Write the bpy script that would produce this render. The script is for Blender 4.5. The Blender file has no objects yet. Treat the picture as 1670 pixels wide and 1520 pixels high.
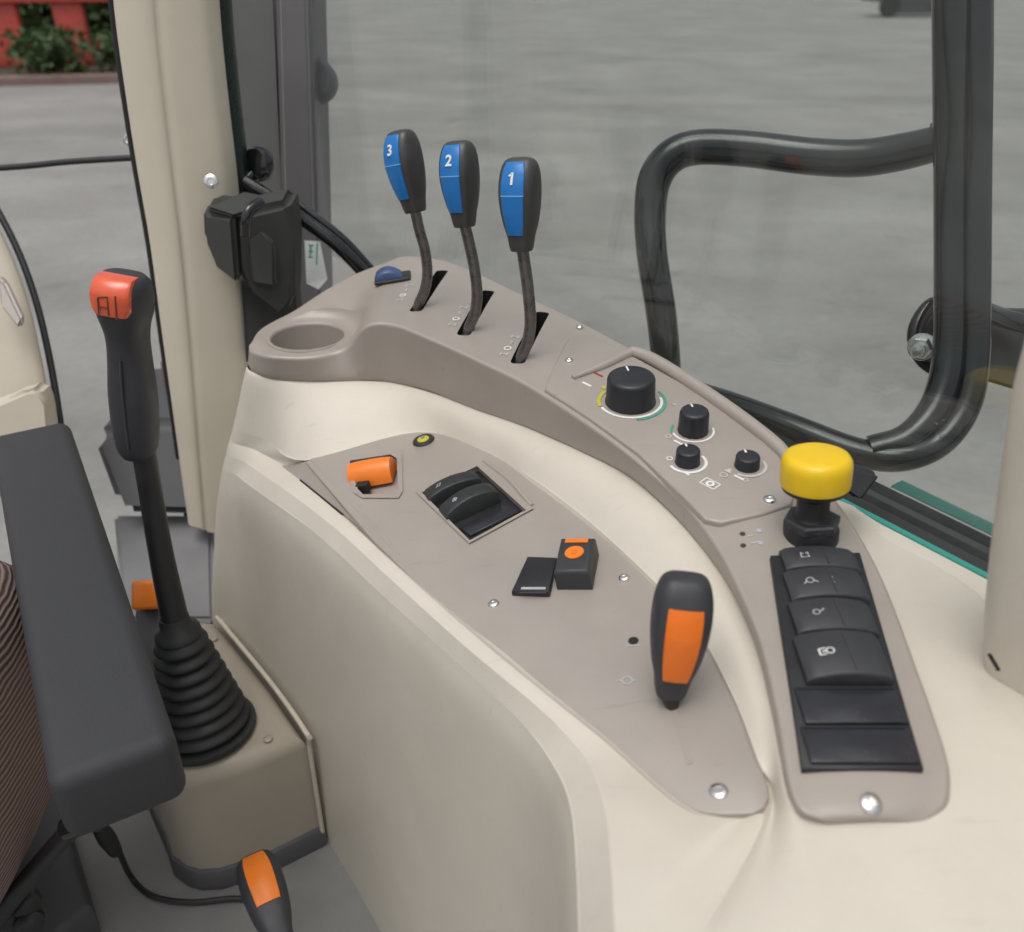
import bpy, bmesh, math, random
from mathutils import Vector, Matrix
from mathutils.bvhtree import BVHTree
random.seed(7)
rad = math.radians
scene = bpy.context.scene
COL = scene.collection

# ------------------------------------------------------------------ camera, world, sun, exposure
CAMZ = 2.2
PITCH = 30.0
FPX = 1446.0                       # focal length in photograph pixels (1670 wide)
CAM = Vector((0, 0, CAMZ))
cd = bpy.data.cameras.new('camera')
cam = bpy.data.objects.new('camera', cd); COL.objects.link(cam)
cam.location = CAM
cam.rotation_euler = (rad(90 - PITCH), 0, 0)
cd.sensor_width = 36; cd.lens = 36 * FPX / 1670
cd.clip_start = 0.02; cd.clip_end = 500
cd.dof.use_dof = True; cd.dof.focus_distance = 0.74; cd.dof.aperture_fstop = 6.8
scene.camera = cam

SUN_EL, SUN_AZ = 74.0, 215.0       # azimuth measured clockwise from +Y
w = bpy.data.worlds.new('World'); scene.world = w; w.use_nodes = True
nt = w.node_tree; nt.nodes.clear()
sky = nt.nodes.new('ShaderNodeTexSky'); sky.sky_type = 'NISHITA'; sky.sun_disc = False
sky.sun_elevation = rad(SUN_EL); sky.sun_rotation = rad(SUN_AZ)
sky.air_density = 1.0; sky.dust_density = 6.0; sky.ozone_density = 1.0
hs = nt.nodes.new('ShaderNodeHueSaturation'); hs.inputs['Saturation'].default_value = 0.25
bg = nt.nodes.new('ShaderNodeBackground'); bg.inputs['Strength'].default_value = 0.12
wo = nt.nodes.new('ShaderNodeOutputWorld')
nt.links.new(sky.outputs[0], hs.inputs['Color']); nt.links.new(hs.outputs[0], bg.inputs['Color'])
nt.links.new(bg.outputs[0], wo.inputs['Surface'])
sd = bpy.data.lights.new('sun', 'SUN'); sd.energy = 0.5; sd.angle = rad(40); sd.color = (1, .97, .92)
sun = bpy.data.objects.new('sun', sd); COL.objects.link(sun)
sv = Vector((math.sin(rad(SUN_AZ)) * math.cos(rad(SUN_EL)), math.cos(rad(SUN_AZ)) * math.cos(rad(SUN_EL)), math.sin(rad(SUN_EL))))
sun.rotation_euler = (-sv).to_track_quat('-Z', 'Y').to_euler(); sun.location = (2, -2, 6)
scene.view_settings.view_transform = 'Standard'; scene.view_settings.look = 'None'
scene.view_settings.exposure = 0.22; scene.view_settings.gamma = 1.0

# ------------------------------------------------------------------ helpers
FW = Vector((0, math.cos(rad(PITCH)), -math.sin(rad(PITCH))))
UP = Vector((0, math.sin(rad(PITCH)), math.cos(rad(PITCH))))
RT = Vector((1, 0, 0))
def ray(px, py):
    return FW + RT * ((px - 835) / FPX) + UP * ((760 - py) / FPX)
def at(px, py, z=None, d=None, plane=None, y=None):
    """a measured point of the photograph -> point in the place, on a known height, depth or plane (z relative to the eye)"""
    r = ray(px, py)
    if z is not None: return CAM + r * (z / r.z)
    if y is not None: return CAM + r * (y / r.y)
    if plane is not None:
        o, n = plane
        return CAM + r * ((o - CAM).dot(n) / r.dot(n))
    return CAM + r * d
def V(x, y, z): return Vector((x, y, CAMZ + z))

MATS = {}
def mat(name, col, rough=.5, metal=0., bump=0., bscale=900., var=0., vscale=30., coat=0., spec=.5, scuff=0.):
    m = bpy.data.materials.new(name); m.use_nodes = True
    n = m.node_tree; b = n.nodes['Principled BSDF']
    b.inputs['Base Color'].default_value = (*col, 1); b.inputs['Roughness'].default_value = rough
    b.inputs['Metallic'].default_value = metal; b.inputs['Coat Weight'].default_value = coat
    b.inputs['Specular IOR Level'].default_value = spec
    tc = n.nodes.new('ShaderNodeTexCoord')
    if var:
        nz = n.nodes.new('ShaderNodeTexNoise'); nz.inputs['Scale'].default_value = vscale; nz.inputs['Detail'].default_value = 6
        nz.inputs['Roughness'].default_value = .65
        n.links.new(tc.outputs['Object'], nz.inputs['Vector'])
        cr = n.nodes.new('ShaderNodeMapRange'); cr.inputs['From Min'].default_value = .3; cr.inputs['From Max'].default_value = .7
        cr.inputs['To Min'].default_value = 1 - var; cr.inputs['To Max'].default_value = 1 + var
        n.links.new(nz.outputs['Fac'], cr.inputs['Value'])
        mx = n.nodes.new('ShaderNodeVectorMath'); mx.operation = 'SCALE'; mx.inputs[0].default_value = col
        n.links.new(cr.outputs[0], mx.inputs['Scale']); outc = mx.outputs[0]
        if scuff:
            # fine dust specks and a few long rubbed marks, each with a shape of its own
            for sc_, vec, lo, hi, amt in ((420, (1, 1, 1), .64, .74, scuff * .6), (26, (1, 7, 2.2), .66, .76, scuff), (60, (9, 1, 3), .70, .78, scuff * .8)):
                mp = n.nodes.new('ShaderNodeMapping'); mp.inputs['Scale'].default_value = vec; mp.inputs['Rotation'].default_value = (0, 0, .6)
                n.links.new(tc.outputs['Object'], mp.inputs['Vector'])
                sn_ = n.nodes.new('ShaderNodeTexNoise'); sn_.inputs['Scale'].default_value = sc_; sn_.inputs['Detail'].default_value = 4
                n.links.new(mp.outputs[0], sn_.inputs['Vector'])
                r2 = n.nodes.new('ShaderNodeMapRange'); r2.inputs['From Min'].default_value = lo; r2.inputs['From Max'].default_value = hi
                r2.inputs['To Min'].default_value = 1; r2.inputs['To Max'].default_value = 1 - amt
                n.links.new(sn_.outputs['Fac'], r2.inputs['Value'])
                v2 = n.nodes.new('ShaderNodeVectorMath'); v2.operation = 'SCALE'; n.links.new(outc, v2.inputs[0]); n.links.new(r2.outputs[0], v2.inputs['Scale']); outc = v2.outputs[0]
        n.links.new(outc, b.inputs['Base Color'])
        rr = n.nodes.new('ShaderNodeMapRange'); rr.inputs['From Min'].default_value = .3; rr.inputs['From Max'].default_value = .7
        rr.inputs['To Min'].default_value = max(.03, rough - var * .8); rr.inputs['To Max'].default_value = min(1, rough + var * .8)
        n.links.new(nz.outputs['Fac'], rr.inputs['Value']); n.links.new(rr.outputs[0], b.inputs['Roughness'])
    if bump:
        nb = n.nodes.new('ShaderNodeTexNoise'); nb.inputs['Scale'].default_value = bscale; nb.inputs['Detail'].default_value = 3
        n.links.new(tc.outputs['Object'], nb.inputs['Vector'])
        bp = n.nodes.new('ShaderNodeBump'); bp.inputs['Strength'].default_value = bump; bp.inputs['Distance'].default_value = .001
        n.links.new(nb.outputs['Fac'], bp.inputs['Height']); n.links.new(bp.outputs[0], b.inputs['Normal'])
    MATS[name] = m
    return m

M = MATS
mat('cream', (.625, .578, .495), .42, bump=.2, bscale=1100, var=.035, vscale=18, scuff=.10)
mat('cream_trim', (.56, .505, .41), .5, bump=.12, bscale=1200, var=.05, vscale=12)
mat('pillar_cream', (.68, .62, .50), .5, bump=.1, bscale=1000, var=.04, vscale=9)
mat('taupe', (.345, .304, .268), .40, spec=1., bump=.25, bscale=1200, var=.04, vscale=25, scuff=.12)
mat('taupe_panel', (.342, .304, .27), .38, spec=.9, bump=.15, bscale=1500, var=.04, vscale=22, scuff=.12)
mat('pedestal', (.35, .31, .25), .45, bump=.14, bscale=1300, var=.05, vscale=15)
mat('black_plastic', (.018, .018, .020), .42, bump=.15, bscale=1500, var=.15, vscale=40)
mat('soft_black', (.036, .037, .042), .5, bump=.12, bscale=1800, var=.15, vscale=60)
mat('grip_grey', (.048, .046, .046), .38, bump=.15, bscale=1500, var=.12, vscale=50)
mat('knob_black', (.02, .021, .026), .40, bump=.1, bscale=1500, var=.15, vscale=60)
mat('blank_black', (.024, .024, .030), .20, bump=.08, bscale=1500, var=.12, vscale=60)
mat('gloss_black', (.010, .011, .012), .08, var=.04, vscale=30, coat=.4, spec=.5)
mat('slot_black', (.012, .011, .010), .7)
mat('green_seal', (.010, .022, .017), .3, var=.15, vscale=20)
mat('rubber', (.022, .024, .025), .52, bump=.12, bscale=900, var=.2, vscale=45)
mat('armrest', (.033, .034, .038), .62, bump=.5, bscale=1300, var=.08, vscale=16)
mat('shaft_steel', (.17, .16, .15), .30, metal=.75, bump=.2, bscale=700, var=.25, vscale=80)
mat('screw_steel', (.72, .71, .69), .22, metal=1., bump=.05, var=.08, vscale=200)
mat('blue', (.012, .17, .50), .33, bump=.06, bscale=1500, var=.06, vscale=70)
mat('blue_dark', (.05, .085, .20), .35, bump=.06, bscale=1500, var=.06, vscale=70)
mat('blue_line', (.18, .42, .75), .4)
mat('white_print', (.78, .78, .76), .5, var=.08, vscale=300)
mat('grey_print', (.42, .43, .44), .5, var=.1, vscale=300)
mat('faint_print', (.53, .50, .47), .5, var=.1, vscale=300)
mat('green_print', (.05, .35, .25), .5)
mat('red_print', (.40, .03, .03), .5)
mat('dark_print', (.05, .03, .03), .5)
mat('yellowgreen', (.50, .47, .05), .4)
mat('yellow', (.84, .55, .012), .34, bump=.06, bscale=1500, var=.05, vscale=45)
mat('orange', (.80, .17, .012), .33, bump=.06, bscale=1500, var=.06, vscale=60)
mat('orange_pad', (.84, .21, .018), .36, bump=.06, bscale=1500, var=.06, vscale=60)
mat('red_orange', (.72, .10, .035), .2, var=.08, vscale=90, coat=.5)
mat('dark_grey', (.075, .076, .08), .55, bump=.1, bscale=300, var=.12, vscale=8)
mat('post_grey', (.18, .175, .18), .42, bump=.06, bscale=300, var=.1, vscale=6)
mat('post_light', (.19, .195, .188), .4, bump=.06, bscale=300, var=.1, vscale=6)
mat('latch', (.045, .046, .043), .7, bump=.15, bscale=900, var=.15, vscale=30)
mat('floor_grey', (.20, .198, .19), .65, bump=.25, bscale=500, var=.12, vscale=14)
mat('shelf_grey', (.20, .20, .205), .5, bump=.15, bscale=500, var=.1, vscale=14)
mat('brown', (.11, .05, .035), .5, var=.2, vscale=20)
mat('teal', (.03, .28, .23), .15, coat=.5)
mat('sticker', (.62, .64, .64), .5, var=.06, vscale=60)
mat('red_paint', (.62, .10, .075), .45, var=.2, vscale=3)
mat('kerb', (.20, .14, .125), .8, bump=.3, bscale=20, var=.15, vscale=2)
mat('soil', (.055, .04, .032), .9, bump=.5, bscale=8, var=.3, vscale=3)
mat('leaf', (.055, .10, .03), .6, var=.3, vscale=5)
mat('bark', (.09, .06, .04), .8, var=.2, vscale=6)

class MB:
    """collects geometry in place coordinates and links it as one mesh"""
    def __init__(s): s.v = []; s.f = []; s.m = []
    def add(s, vs, fs, mi=0):
        o = len(s.v); s.v += [Vector(p) for p in vs]
        for f in fs: s.f.append([i + o for i in f]); s.m.append(mi)
        return s
    def add_bm(s, bm, fr=None, mi=0):
        bm.verts.index_update()
        vs = [(fr @ v.co if fr else v.co.copy()) for v in bm.verts]
        fs = [[v.index for v in f.verts] for f in bm.faces]
        bm.free(); return s.add(vs, fs, mi)
    def build(s, name, m, parent=None, smooth=40, tag_=None):
        me = bpy.data.meshes.new(name)
        base = Vector((0, 0, 0)); p = parent
        while p is not None: base += p.location; p = p.parent
        own = Vector((0, 0, 0))
        if parent is None:
            lo = [min(v[i] for v in s.v) for i in range(3)]; hi = [max(v[i] for v in s.v) for i in range(3)]
            own = Vector(((lo[0] + hi[0]) / 2, (lo[1] + hi[1]) / 2, lo[2]))
        me.from_pydata([tuple(v - base - own) for v in s.v], [], s.f)
        ms = m if isinstance(m, (list, tuple)) else [m]
        for q in ms: me.materials.append(M[q] if isinstance(q, str) else q)
        me.polygons.foreach_set('material_index', s.m)
        bm = bmesh.new(); bm.from_mesh(me); bmesh.ops.recalc_face_normals(bm, faces=bm.faces); bm.to_mesh(me); bm.free()
        if smooth:
            me.polygons.foreach_set('use_smooth', [True] * len(me.polygons))
            me.set_sharp_from_angle(angle=rad(smooth))
        me.update()
        o = bpy.data.objects.new(name, me); o.location = own; COL.objects.link(o)
        if parent is not None: o.parent = parent
        return o
    def bvh(s): return BVHTree.FromPolygons([tuple(v) for v in s.v], s.f)

def tag(o, label, cat, group=None, kind=None):
    if label: o['label'] = label
    if cat: o['category'] = cat
    if group: o['group'] = group
    if kind: o['kind'] = kind
    return o
def thing(name, loc, label, cat, group=None):
    o = bpy.data.objects.new(name, None); o.empty_display_size = .02; o.location = loc; COL.objects.link(o)
    return tag(o, label, cat, group)

def frame(o, z, x=None):
    """matrix with local Z = z and local X as near as possible to x"""
    z = Vector(z).normalized(); x = Vector(x if x is not None else (1, 0, 0))
    x = (x - z * x.dot(z)).normalized(); y = z.cross(x)
    return Matrix(((x.x, y.x, z.x, o[0]), (x.y, y.y, z.y, o[1]), (x.z, y.z, z.z, o[2]), (0, 0, 0, 1)))
def T(fr, pts): return [fr @ Vector(p) for p in pts]

def cr(pts, n):
    """Catmull-Rom through pts, n samples per span"""
    P = [Vector(p) for p in pts]; out = []
    for i in range(len(P) - 1):
        p0 = P[i - 1] if i else P[0] * 2 - P[1]; p1, p2 = P[i], P[i + 1]
        p3 = P[i + 2] if i + 2 < len(P) else P[-1] * 2 - P[-2]
        for k in range(n):
            t = k / n
            out.append(.5 * ((2 * p1) + (p2 - p0) * t + (2 * p0 - 5 * p1 + 4 * p2 - p3) * t * t + (3 * p1 - p0 - 3 * p2 + p3) * t ** 3))
    out.append(P[-1]); return out
def chaikin(P, it=2):
    for _ in range(it):
        Q = [P[0]]
        for a, b in zip(P, P[1:]): Q += [a * .75 + b * .25, a * .25 + b * .75]
        Q.append(P[-1]); P = Q
    return P
def chaikin_closed(P, it=2):
    for _ in range(it):
        Q = []
        for i in range(len(P)):
            a, b = P[i], P[(i + 1) % len(P)]; Q += [a * .75 + b * .25, a * .25 + b * .75]
        P = Q
    return P
def grid(mb, rows, closed=False, caps=False, mi=0):
    n = len(rows[0]); vs = [p for r in rows for p in r]; fs = []
    for i in range(len(rows) - 1):
        for j in range(n if closed else n - 1):
            k = (j + 1) % n
            fs.append([i * n + j, i * n + k, (i + 1) * n + k, (i + 1) * n + j])
    if caps:
        fs.append(list(range(n))[::-1]); fs.append([(len(rows) - 1) * n + j for j in range(n)])
    mb.add(vs, fs, mi); return mb
def tube(mb, pts, r, seg=14, smooth_n=0, caps=True, flat=1.0, mi=0, up=None):
    if smooth_n: pts = cr(pts, smooth_n)
    pts = [Vector(p) for p in pts]; n = len(pts)
    rs = r if isinstance(r, (list, tuple)) else [r] * n
    if len(rs) != n:
        rs = [rs[min(len(rs) - 1, int(i / (n - 1) * (len(rs) - 1)))] * (1 - ((i / (n - 1) * (len(rs) - 1)) % 1)) +
              rs[min(len(rs) - 1, int(i / (n - 1) * (len(rs) - 1)) + 1)] * ((i / (n - 1) * (len(rs) - 1)) % 1) for i in range(n)]
    t0 = (pts[1] - pts[0]).normalized()
    ref = Vector(up) if up else (Vector((0, 0, 1)) if abs(t0.z) < .9 else Vector((1, 0, 0)))
    nrm = (ref - t0 * ref.dot(t0)).normalized(); rows = []
    for i in range(n):
        t = (pts[min(i + 1, n - 1)] - pts[max(i - 1, 0)]).normalized()
        nrm = (nrm - t * nrm.dot(t)).normalized(); b = t.cross(nrm)
        rows.append([pts[i] + (nrm * math.cos(a) * flat + b * math.sin(a)) * rs[i] for a in [2 * math.pi * k / seg for k in range(seg)]])
    return grid(mb, rows, True, caps, mi)
def lathe(mb, fr, prof, seg=32, mi=0, cap0=True, cap1=True, fl=None):
    rows = []
    for (r, z) in prof:
        rows.append([fr @ Vector((r * math.cos(a) * (1 + (fl(a) if fl else 0)), r * math.sin(a) * (1 + (fl(a) if fl else 0)), z)) for a in [2 * math.pi * k / seg for k in range(seg)]])
    n = seg; grid(mb, rows, True, False, mi)
    o = len(mb.v) - len(rows) * n
    if cap0: mb.f.append([o + j for j in range(n)][::-1]); mb.m.append(mi)
    if cap1: mb.f.append([o + (len(rows) - 1) * n + j for j in range(n)]); mb.m.append(mi)
    return mb
def rbox(mb, fr, sx, sy, sz, r=.003, seg=3, mi=0, taper=1.0):
    """rounded box, centred in x, y, standing on local z = 0"""
    bm = bmesh.new(); bmesh.ops.create_cube(bm, size=1)
    for v in bm.verts:
        k = taper if v.co.z > 0 else 1
        v.co = Vector((v.co.x * sx * k, v.co.y * sy * k, (v.co.z + .5) * sz))
    if r: bmesh.ops.bevel(bm, geom=bm.edges[:], offset=r, segments=seg, affect='EDGES', profile=.5, clamp_overlap=True)
    return mb.add_bm(bm, fr, mi)
def prism(mb, poly, up, h, r=0, seg=2, mi=0, bottom=0.0):
    """polygon (place points) raised by h along up, top edge rounded by r"""
    bm = bmesh.new(); up = Vector(up).normalized()
    a = [bm.verts.new(Vector(p) + up * bottom) for p in poly]; b = [bm.verts.new(Vector(p) + up * h) for p in poly]
    n = len(poly); bm.faces.new(a[::-1]); bm.faces.new(b)
    for i in range(n): bm.faces.new((a[i], a[(i + 1) % n], b[(i + 1) % n], b[i]))
    bmesh.ops.recalc_face_normals(bm, faces=bm.faces)
    if r:
        tops = set(b); es = [e for e in bm.edges if e.verts[0] in tops and e.verts[1] in tops]
        bmesh.ops.bevel(bm, geom=es, offset=r, segments=seg, affect='EDGES', profile=.5, clamp_overlap=True)
    return mb.add_bm(bm, None, mi)
def superring(fr, hx, y0, y1, z, n=28, e=3.2, dx=0):
    out = []; cy = (y0 + y1) / 2; hy = (y1 - y0) / 2
    for k in range(n):
        a = 2 * math.pi * k / n; c, s = math.cos(a), math.sin(a)
        out.append(fr @ Vector((dx + hx * math.copysign(abs(c) ** (2 / e), c), cy + hy * math.copysign(abs(s) ** (2 / e), s), z)))
    return out
def hit(bvh, px, py):
    loc, nor, i, dist = bvh.ray_cast(CAM, ray(px, py).normalized())
    if loc is None: raise RuntimeError('miss %s %s' % (px, py))
    if nor.dot(ray(px, py)) > 0: nor = -nor
    return loc, nor
def hitframe(bvh, px, py, px2, py2, lift=0.):
    """frame on a built surface: X runs towards the second measured point"""
    p, n = hit(bvh, px, py); q = at(px2, py2, plane=(p, n))
    return frame(p + n * lift, n, q - p)
def text_mesh(txt, size, depth=.0003, bold=0.):
    cu = bpy.data.curves.new('t', 'FONT'); cu.body = txt; cu.size = size; cu.extrude = depth; cu.align_x = 'CENTER'; cu.align_y = 'CENTER'
    cu.resolution_u = 4; cu.offset = bold
    o = bpy.data.objects.new('t', cu); me = o.to_mesh()
    vs = [v.co.copy() for v in me.vertices]; fs = [list(p.vertices) for p in me.polygons]
    o.to_mesh_clear(); bpy.data.objects.remove(o); bpy.data.curves.remove(cu)
    return vs, fs
def put_text(mb, fr, txt, size, depth=.0003, bold=0., mi=0):
    vs, fs = text_mesh(txt, size, depth, bold); return mb.add([fr @ v for v in vs], fs, mi)
def bar(mb, fr, x0, y0, x1, y1, wd, h=.0004, mi=0):
    d = Vector((x1 - x0, y1 - y0, 0)).normalized(); s = Vector((-d.y, d.x, 0)) * wd / 2
    a, b = Vector((x0, y0, 0)), Vector((x1, y1, 0)); z = Vector((0, 0, h))
    p = [a - s, b - s, b + s, a + s]
    return mb.add(T(fr, p + [q + z for q in p]), [[3, 2, 1, 0], [4, 5, 6, 7], [0, 1, 5, 4], [1, 2, 6, 5], [2, 3, 7, 6], [3, 0, 4, 7]], mi)
def arc(mb, fr, cx, cy, r, a0, a1, wd, h=.0004, n=24, mi=0):
    rows = []
    for i in range(n + 1):
        a = rad(a0 + (a1 - a0) * i / n); c, s = math.cos(a), math.sin(a)
        rows.append(T(fr, [(cx + c * (r - wd / 2), cy + s * (r - wd / 2), 0), (cx + c * (r - wd / 2), cy + s * (r - wd / 2), h),
                           (cx + c * (r + wd / 2), cy + s * (r + wd / 2), h), (cx + c * (r + wd / 2), cy + s * (r + wd / 2), 0)]))
    return grid(mb, rows, True, True, mi)

# ------------------------------------------------------------------ ground outside
def ground_material():
    m = bpy.data.materials.new('concrete'); m.use_nodes = True; n = m.node_tree; b = n.nodes['Principled BSDF']
    tc = n.nodes.new('ShaderNodeTexCoord')
    def noise(scale, detail, sx=1, sy=1, rough=.6):
        mp = n.nodes.new('ShaderNodeMapping'); mp.inputs['Scale'].default_value = (sx, sy, 1)
        n.links.new(tc.outputs['Object'], mp.inputs['Vector'])
        z = n.nodes.new('ShaderNodeTexNoise'); z.inputs['Scale'].default_value = scale; z.inputs['Detail'].default_value = detail
        z.inputs['Roughness'].default_value = rough
        n.links.new(mp.outputs[0], z.inputs['Vector']); return z
    a = noise(.8, 5, .75, 1.1); c = noise(.35, 4, .8, 1.1); e = noise(14, 6)
    r1 = n.nodes.new('ShaderNodeValToRGB')
    r1.color_ramp.elements[0].position = .3; r1.color_ramp.elements[0].color = (.215, .208, .195, 1)
    r1.color_ramp.elements[1].position = .72; r1.color_ramp.elements[1].color = (.295, .288, .272, 1)
    n.links.new(a.outputs['Fac'], r1.inputs['Fac'])
    def mul(src, lo, hi, prev, fmin=.35, fmax=.65):
        mr = n.nodes.new('ShaderNodeMapRange'); mr.inputs['From Min'].default_value = fmin; mr.inputs['From Max'].default_value = fmax
        mr.inputs['To Min'].default_value = lo; mr.inputs['To Max'].default_value = hi; n.links.new(src, mr.inputs['Value'])
        v = n.nodes.new('ShaderNodeVectorMath'); v.operation = 'SCALE'; n.links.new(prev, v.inputs[0]); n.links.new(mr.outputs[0], v.inputs['Scale'])
        return v.outputs[0]
    o = mul(c.outputs['Fac'], .86, 1.1, r1.outputs[0]); o = mul(e.outputs['Fac'], .93, 1.06, o)
    st = noise(1.7, 3, .8, 1.4); o = mul(st.outputs['Fac'], 1.0, .80, o, .60, .72)
    n.links.new(o, b.inputs['Base Color']); b.inputs['Roughness'].default_value = .75
    bp = n.nodes.new('ShaderNodeBump'); bp.inputs['Strength'].default_value = .25; bp.inputs['Distance'].default_value = .01
    n.links.new(e.outputs['Fac'], bp.inputs['Height']); n.links.new(bp.outputs[0], b.inputs['Normal'])
    return m
g = MB()
NG = 24
gx = [-150 + 300 * i / NG for i in range(NG + 1)]; gy = [-60 + 300 * i / NG for i in range(NG + 1)]
grid(g, [[(x, y, 0) for x in gx] for y in gy])
M['concrete'] = ground_material()
go = g.build('ground', 'concrete'); go['kind'] = 'structure'

# planting bed and machine far behind the cab
k = MB(); ka = at(-700, 158, z=-CAMZ); kb = at(520, 128, z=-CAMZ); kd = (kb - ka).normalized(); kn = Vector((-kd.y, kd.x, 0))
prism(k, [ka, kb, kb + kn * .35, ka + kn * .35], (0, 0, 1), .16, .03)
tag(k.build('kerb', 'kerb'), 'brownish concrete kerb edging the planting bed far behind the cab', 'kerb')
k = MB(); prism(k, [ka + kn * .36, kb + kn * .36, kb + kn * 4.5, ka + kn * 4.5], (0, 0, 1), .10)
so = k.build('soil_bed', 'soil'); so['kind'] = 'structure'
def bush(t, off, h, wdt, label):
    base = ka.lerp(kb, t) + kn * off; base.z = .09
    e = thing('bush', base, label, 'bush', 'green bushes in the far planting bed')
    s = MB()
    for q in range(5):
        a = q * 1.3; tube(s, [base, base + Vector((math.cos(a) * wdt * .3, math.sin(a) * wdt * .3, h * .75))], [.03, .008], 6)
    s.build('stem', 'bark', e)
    c = MB()
    for q in range(900):
        p = Vector((random.gauss(0, .4) * wdt * .55, random.gauss(0, .4) * wdt * .55, random.betavariate(2, 1.6) * h))
        fr = frame(base + p, (random.uniform(-1, 1), random.uniform(-1, 1), random.uniform(.1, 1)), (random.uniform(-1, 1), random.uniform(-1, 1), .1))
        L = random.uniform(.06, .13)
        c.add(T(fr, [(-L, 0, 0), (0, -L * .4, .01), (L, 0, 0), (0, L * .4, .01)]), [[0, 1, 2, 3]])
    c.build('crown', 'leaf', e, smooth=0)
bush(.60, .9, .85, 1.5, 'low green bush at the left edge behind the far kerb')
bush(.715, 1.0, .8, 1.4, 'green bush behind the far kerb nearest the cream pillar')
# red implement standing over the bed
ib = ka.lerp(kb, .66) + kn * 2.6; ib.z = .1
im = thing('red_implement', ib, 'red painted farm implement frame standing behind the far planting bed', 'farm implement')
ifr = frame(ib, (0, 0, 1), kd)
q = MB(); rbox(q, ifr @ Matrix.Translation((0, 0, 1.22)), 9, .5, .42, .03); q.build('main_beam', 'red_paint', im)
for x in (-3.6, -1.9, -.6, .85, 1.9, 3.5):
    q = MB(); rbox(q, ifr @ Matrix.Translation((x, 0, 0)), .6, .3, 1.37, .03); q.build('upright', 'red_paint', im)
q = MB(); rbox(q, ifr @ Matrix.Translation((0, .3, .28)), 8.6, .22, .22, .03); q.build('lower_beam', 'red_paint', im)
hb_ = ka.lerp(kb, .66) + kn * 5.2; hb_.z = 0
hd = thing('hedge', hb_, 'dark green hedge row behind the red implement at the far left', 'hedge')
c = MB()
for q_ in range(6000):
    p = kd * random.uniform(-7, 2.0) + kn * random.uniform(-.5, .5) + Vector((0, 0, random.uniform(.05, 2.6)))
    fr = frame(hb_ + p, (random.uniform(-1, 1), random.uniform(-1, 1), random.uniform(.1, 1)), (random.uniform(-1, 1), random.uniform(-1, 1), .1)); L = random.uniform(.14, .28)
    c.add(T(fr, [(-L, 0, 0), (0, -L * .45, .01), (L, 0, 0), (0, L * .45, .01)]), [[0, 1, 2, 3]])
c.build('crown', 'leaf', hd, smooth=0)
for q_ in range(6):
    c = MB(); p = hb_ + kd * (-6.4 + 1.6 * q_); tube(c, [p, p + Vector((.1, 0, 1.2)), p + Vector((-.1, .1, 2.2))], [.07, .05, .02], 7); c.build('trunk', 'bark', hd)
# low dark trailer in the far yard
tb = at(1470, 26, z=-CAMZ); tf = frame(tb, (0, 0, 1), (1, .1, 0))
tr = thing('flat_trailer', tb, 'low dark flat trailer far off at the top edge beside the black rail', 'trailer')
q = MB(); rbox(q, tf @ Matrix.Translation((.2, 0, .55)), 3.4, 1.6, .3, .03); q.build('bed', 'dark_grey', tr)
for x in (-.95, 1.3):
    q = MB(); lathe(q, tf @ Matrix.Translation((x, -.75, .42)) @ Matrix.Rotation(rad(90), 4, 'X'), [(.2, -.1), (.40, -.1), (.42, -.06), (.42, .06), (.40, .1), (.2, .1)], 24)
    q.build('wheel', 'rubber', tr)
q = MB(); rbox(q, tf @ Matrix.Translation((.2, -.7, .12)), 2.6, .08, .42, .01); q.build('side_skirt', 'dark_grey', tr)

# ------------------------------------------------------------------ cab shell
fl = MB()
ZF = -.900
prism(fl, [V(-1.1, .05, ZF), V(.25, .05, ZF), V(.25, .95, ZF), V(-1.1, .95, ZF)], (0, 0, 1), 0, bottom=-.03)
fo = fl.build('cab_floor', 'floor_grey'); fo['kind'] = 'structure'

# ------------------------------------------------------------------ console body
PP = [at(779, 1039, z=-.405), at(959, 849, z=-.383), at(506, 752, z=-.434)]
PN = (PP[1] - PP[0]).cross(PP[2] - PP[0]).normalized()
if PN.z < 0: PN = -PN
PL = (PP[0], PN)
def pl(px, py, off=0.): return at(px, py, plane=(PP[0] + PN * off, PN))

def outward(i, L):      # plan normal of a polyline, pointing to the operator's side
    a, b = L[max(i - 1, 0)], L[min(i + 1, len(L) - 1)]
    t = Vector((b.x - a.x, b.y - a.y, 0)).normalized()
    return Vector((t.y, -t.x, 0))
Cpx = [None, (404, 596), (447, 621), (530, 624), (640, 627), (740, 656), (860, 701), (980, 757), (1090, 836), (1165, 925), (1222, 1035), (1258, 1170), (1277, 1280), (1310, 1410), (1330, 1800)]
Cz = [0, -.377, -.378, -.378, -.377, -.374, -.365, -.354, -.353, -.356, -.359, -.360, -.361, -.362, -.364]
Kpx = [None, (432, 548), (492, 518), (545, 474), (655, 428), (758, 447), (925, 523), (1065, 600), (1190, 675), (1335, 790), (1470, 842), (1560, 922), (1640, 1003), (1760, 1230), (1950, 1700)]
Kz = [0, -.36, -.36, -.36, -.35, -.345, -.345, -.345, -.345, -.347, -.352, -.352, -.352, -.354, -.356]
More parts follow.
